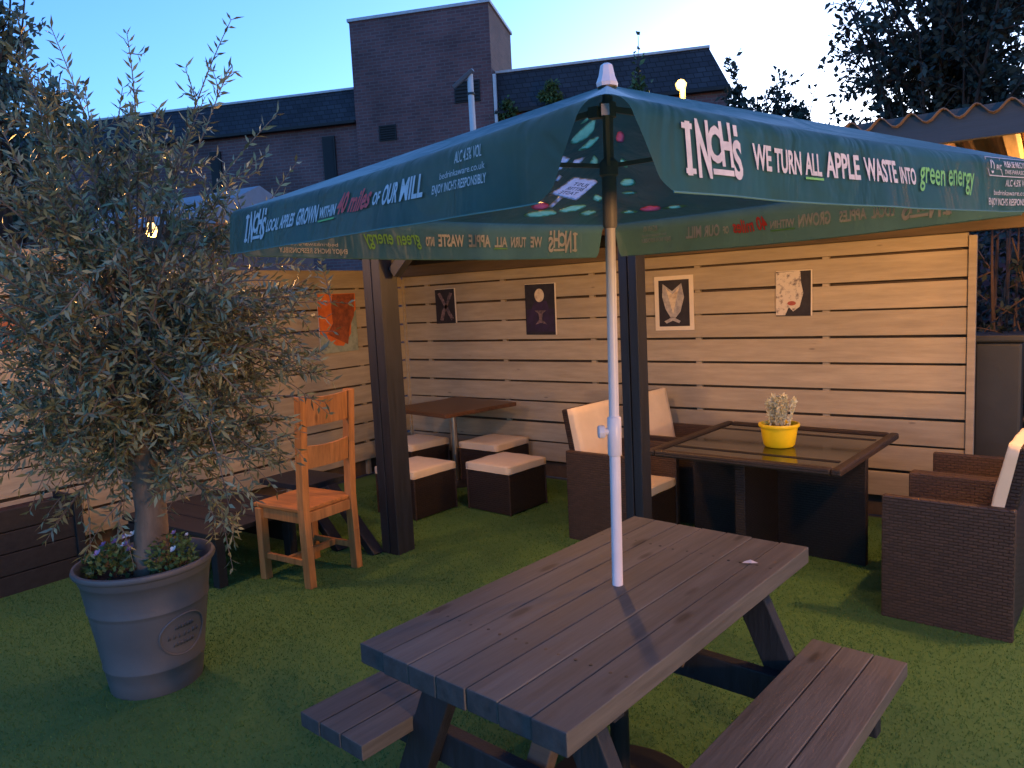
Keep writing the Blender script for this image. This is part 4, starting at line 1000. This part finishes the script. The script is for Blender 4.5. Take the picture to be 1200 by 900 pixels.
# ------------------------------------------------------------------ brick building behind
A23 = R(23); U = Vector((math.cos(A23), math.sin(A23), 0)); BK = Vector((-math.sin(A23), math.cos(A23), 0)); B0 = Vector((-10.75, 14.437, 0))
def W3(s, d, z): return B0+U*s+BK*d+Vector((0,0,z))
bd = empty('brick_building', B0, A23, 'dark brick building with a square flat topped tower and slate mansard roofs', 'building')
def lbox(s0, s1, d0, d1, z0, z1): return ((s0+s1)/2, (d0+d1)/2, (z0+z1)/2), (s1-s0, d1-d0, z1-z0)
b = MB(); b.box(*lbox(-3.46, 0, 0, 2.25, 0, 8.39)); b.build('tower', M['brick'], bd)
b = MB(); b.box(*lbox(-3.50, .04, -.04, 2.29, 8.392, 8.46)); b.build('tower_coping', M['coping'], bd)
b = MB(); b.box(*lbox(-16, -3.462, .12, 7, 0, 6.13)); b.build('wing_wall', M['brick'], bd)
b = MB(); b.box(*lbox(.002, 5.25, .15, 7, 0, 5.97)); b.build('wing_wall', M['brick'], bd)
def mansard(s0, s1, z0, z1, d0, rake, hip):
    m = MB(); v = [(s0,d0,z0), (s1,d0,z0), (s1-hip,d0+rake,z1), (s0,d0+rake,z1), (s0,7,z0), (s1,7,z0), (s1-hip,6.5,z1), (s0,6.5,z1)]
    return m.add(v, [(0,1,2,3), (1,5,6,2), (3,2,6,7), (5,4,7,6), (0,3,7,4), (0,4,5,1)])
mansard(-16, -3.464, 6.132, 6.93, .02, .30, 0).build('slate_roof', M['slate'], bd)
mansard(.004, 5.30, 5.975, 6.90, .05, .30, .42).build('slate_roof', M['slate'], bd)
b = MB(); b.box(*lbox(-16, -3.47, .28, .46, 6.932, 6.985)); b.build('roof_coping', M['coping'], bd)
b = MB(); b.box(*lbox(.01, 4.90, .31, .50, 6.902, 6.955)); b.build('roof_coping', M['coping'], bd)
b = MB(); b.box(*lbox(-16, -3.47, -.06, .10, 6.06, 6.125)); b.build('gutter', M['vent'], bd)
b = MB(); b.box(*lbox(.03, 5.3, -.03, .13, 5.90, 5.965)); b.build('gutter', M['vent'], bd)
b = MB(); b.box(*lbox(.02, .09, -.02, .05, 0, 6.8)); b.build('downpipe', M['coping'], bd)
for (s0, s1, z0, z1) in ((-2.87, -2.43, 5.56, 5.92), (-.92, -.30, 6.24, 6.72)):
    b = MB(); b.box(*lbox(s0, s1, -.03, .05, z0, z1)); vo = b.build('vent', M['vent'], bd)
    b = MB()
    for k in range(6): b.box(((s0+s1)/2, -.035, z0+.04+(z1-z0-.08)*k/5), (s1-s0-.06, .012, .03), (R(30),0,0))
    b.build('louvre', M['vent'], vo)
for s0, s1, z0, z1 in ((-4.43, -4.10, 4.6, 5.83), (-7.6, -7.3, 4.6, 5.75), (-10.5, -10.2, 4.6, 5.75)):
    b = MB(); b.box(*lbox(s0, s1, .07, .13, z0, z1)); wo = b.build('window', M['vent'], bd)
    b = MB(); b.box(*lbox(s0+.05, s1-.05, .06, .068, z0+.05, z1-.05)); b.build('pane', M['dark_glass'], wo)
# white lamp post with a flat head in front of the tower
lp = empty('lamp_post', (-8.66, 11.0, 0), A23, 'white post with a tilted flat grey head in front of the brick tower', 'lamp post')
b = MB(); b.tube([(0,0,0), (0,0,3.0), (-.02,0,5.66)], [.075,.065,.055], 14); b.build('shaft', M['lamp_post'], lp, smooth=40)
b = MB(); b.box((-.16, .05, 5.62), (.46, .30, .07), (R(20), R(-35), 0)); b.build('head', M['lamp_head'], lp, bevel=.01)
for z in (4.6, 5.3):
    b = MB(); b.lathe([(.068, 0), (.070, .02), (.068, .04)], (-.012, 0, z), 14); b.build('band', M['iron'], lp, smooth=40)
sl = empty('street_lamp', (-5.44, 12.9, 0), 0, 'small lit amber street lamp on a post tinted with its glow before the slate roof', 'street lamp')
b = MB(); b.tube([(0,0,0), (0,0,5.12)], .05, 12); b.build('shaft', M['lit_post'], sl, smooth=40)
b = MB(); b.lathe([(.001,5.30), (.05,5.28), (.10,5.22), (.075,5.13), (.045,5.11)], (-.03,0,0), 16); b.build('lantern', M['street_bulb'], sl, smooth='all')
l = bpy.data.lights.new('street_light', 'POINT'); l.energy = 22; l.color = (1,.62,.2); l.shadow_soft_size = .1
lo = bpy.data.objects.new('street_light', l); COL.objects.link(lo); lo.parent = sl; lo.location = (.05,-.22,5.2)
# grey roofed outbuilding beyond the side fence
sd = empty('outbuilding', (-7.6, 4.6, 0), R(8), 'small grey roofed outbuilding glimpsed through the olive leaves', 'shed')
b = MB(); b.box((0, 0, 1.22), (2.0, 1.6, 2.44)); b.build('wall', M['render'], sd)
b = MB(); v = [(-1.1,-.9,2.45), (1.1,-.9,2.45), (1.1,.9,2.45), (-1.1,.9,2.45), (-1.1,0,2.86), (1.1,0,2.86)]; b.add(v, [(0,1,5,4), (2,3,4,5), (1,2,5), (3,0,4), (3,2,1,0)]); b.build('roof', M['felt'], sd)

# ------------------------------------------------------------------ sky, sun, camera
w = bpy.data.worlds.new('World'); S.world = w; w.use_nodes = True
nt = w.node_tree; bg = nt.nodes['Background']
sk = N(nt, 'ShaderNodeTexSky'); sk.sky_type = 'NISHITA'; sk.sun_disc = False
SUN_AZ, SUN_EL = R(-12), R(5.0)
sk.sun_elevation = SUN_EL; sk.sun_rotation = SUN_AZ; sk.altitude = 50; sk.air_density = 1.0; sk.dust_density = .8; sk.ozone_density = 4.0
mxn = N(nt, 'ShaderNodeMix', data_type='RGBA', blend_type='MULTIPLY'); mxn.inputs[0].default_value = 1.; mxn.inputs[7].default_value = (.94, 1.05, 1.36, 1)
nt.links.new(sk.outputs[0], mxn.inputs[6]); nt.links.new(mxn.outputs[2], bg.inputs[0]); bg.inputs[1].default_value = .102
sun = bpy.data.lights.new('sun', 'SUN'); sun.energy = .05; sun.angle = R(8); sun.color = (1, .9, .8)
so_ = bpy.data.objects.new('sun', sun); COL.objects.link(so_)
sdv = Vector((math.sin(SUN_AZ)*math.cos(SUN_EL), math.cos(SUN_AZ)*math.cos(SUN_EL), math.sin(SUN_EL)))
so_.rotation_euler = sdv.to_track_quat('Z', 'Y').to_euler(); so_.location = (0, 0, 12)

cam = bpy.data.cameras.new('camera'); co = bpy.data.objects.new('camera', cam); COL.objects.link(co); S.camera = co
cam.sensor_width = 36; cam.lens = 875/1200*36; cam.clip_start = .05; cam.clip_end = 900
p, r, yf = R(6.45), R(2.88), R(-36.33)
def rotp(v): return np.array([math.cos(r)*v[0]+math.sin(r)*v[1], -math.sin(r)*v[0]+math.cos(r)*v[1], v[2]])
rt_, fw_, up_ = rotp(np.array([1.,0,0])), rotp(np.array([0,-math.sin(p),math.cos(p)])), rotp(np.array([0,-math.cos(p),-math.sin(p)]))
Xw = math.cos(yf)*rt_+math.sin(yf)*fw_; Yw = -math.sin(yf)*rt_+math.cos(yf)*fw_; Zw = up_
mw = Matrix(((Xw[0], -Xw[1], -Xw[2], 0), (Yw[0], -Yw[1], -Yw[2], 0), (Zw[0], -Zw[1], -Zw[2], 1.6), (0,0,0,1)))
co.matrix_world = mw

vs_ = S.view_settings; vs_.view_transform = 'Standard'; vs_.look = 'None'; vs_.exposure = 2.5; vs_.gamma = 1; vs_.use_curve_mapping = False
S.render.engine = 'CYCLES'; S.render.filter_size = 1.8; S.cycles.use_denoising = True; S.cycles.max_bounces = 6; S.cycles.sample_clamp_indirect = 4
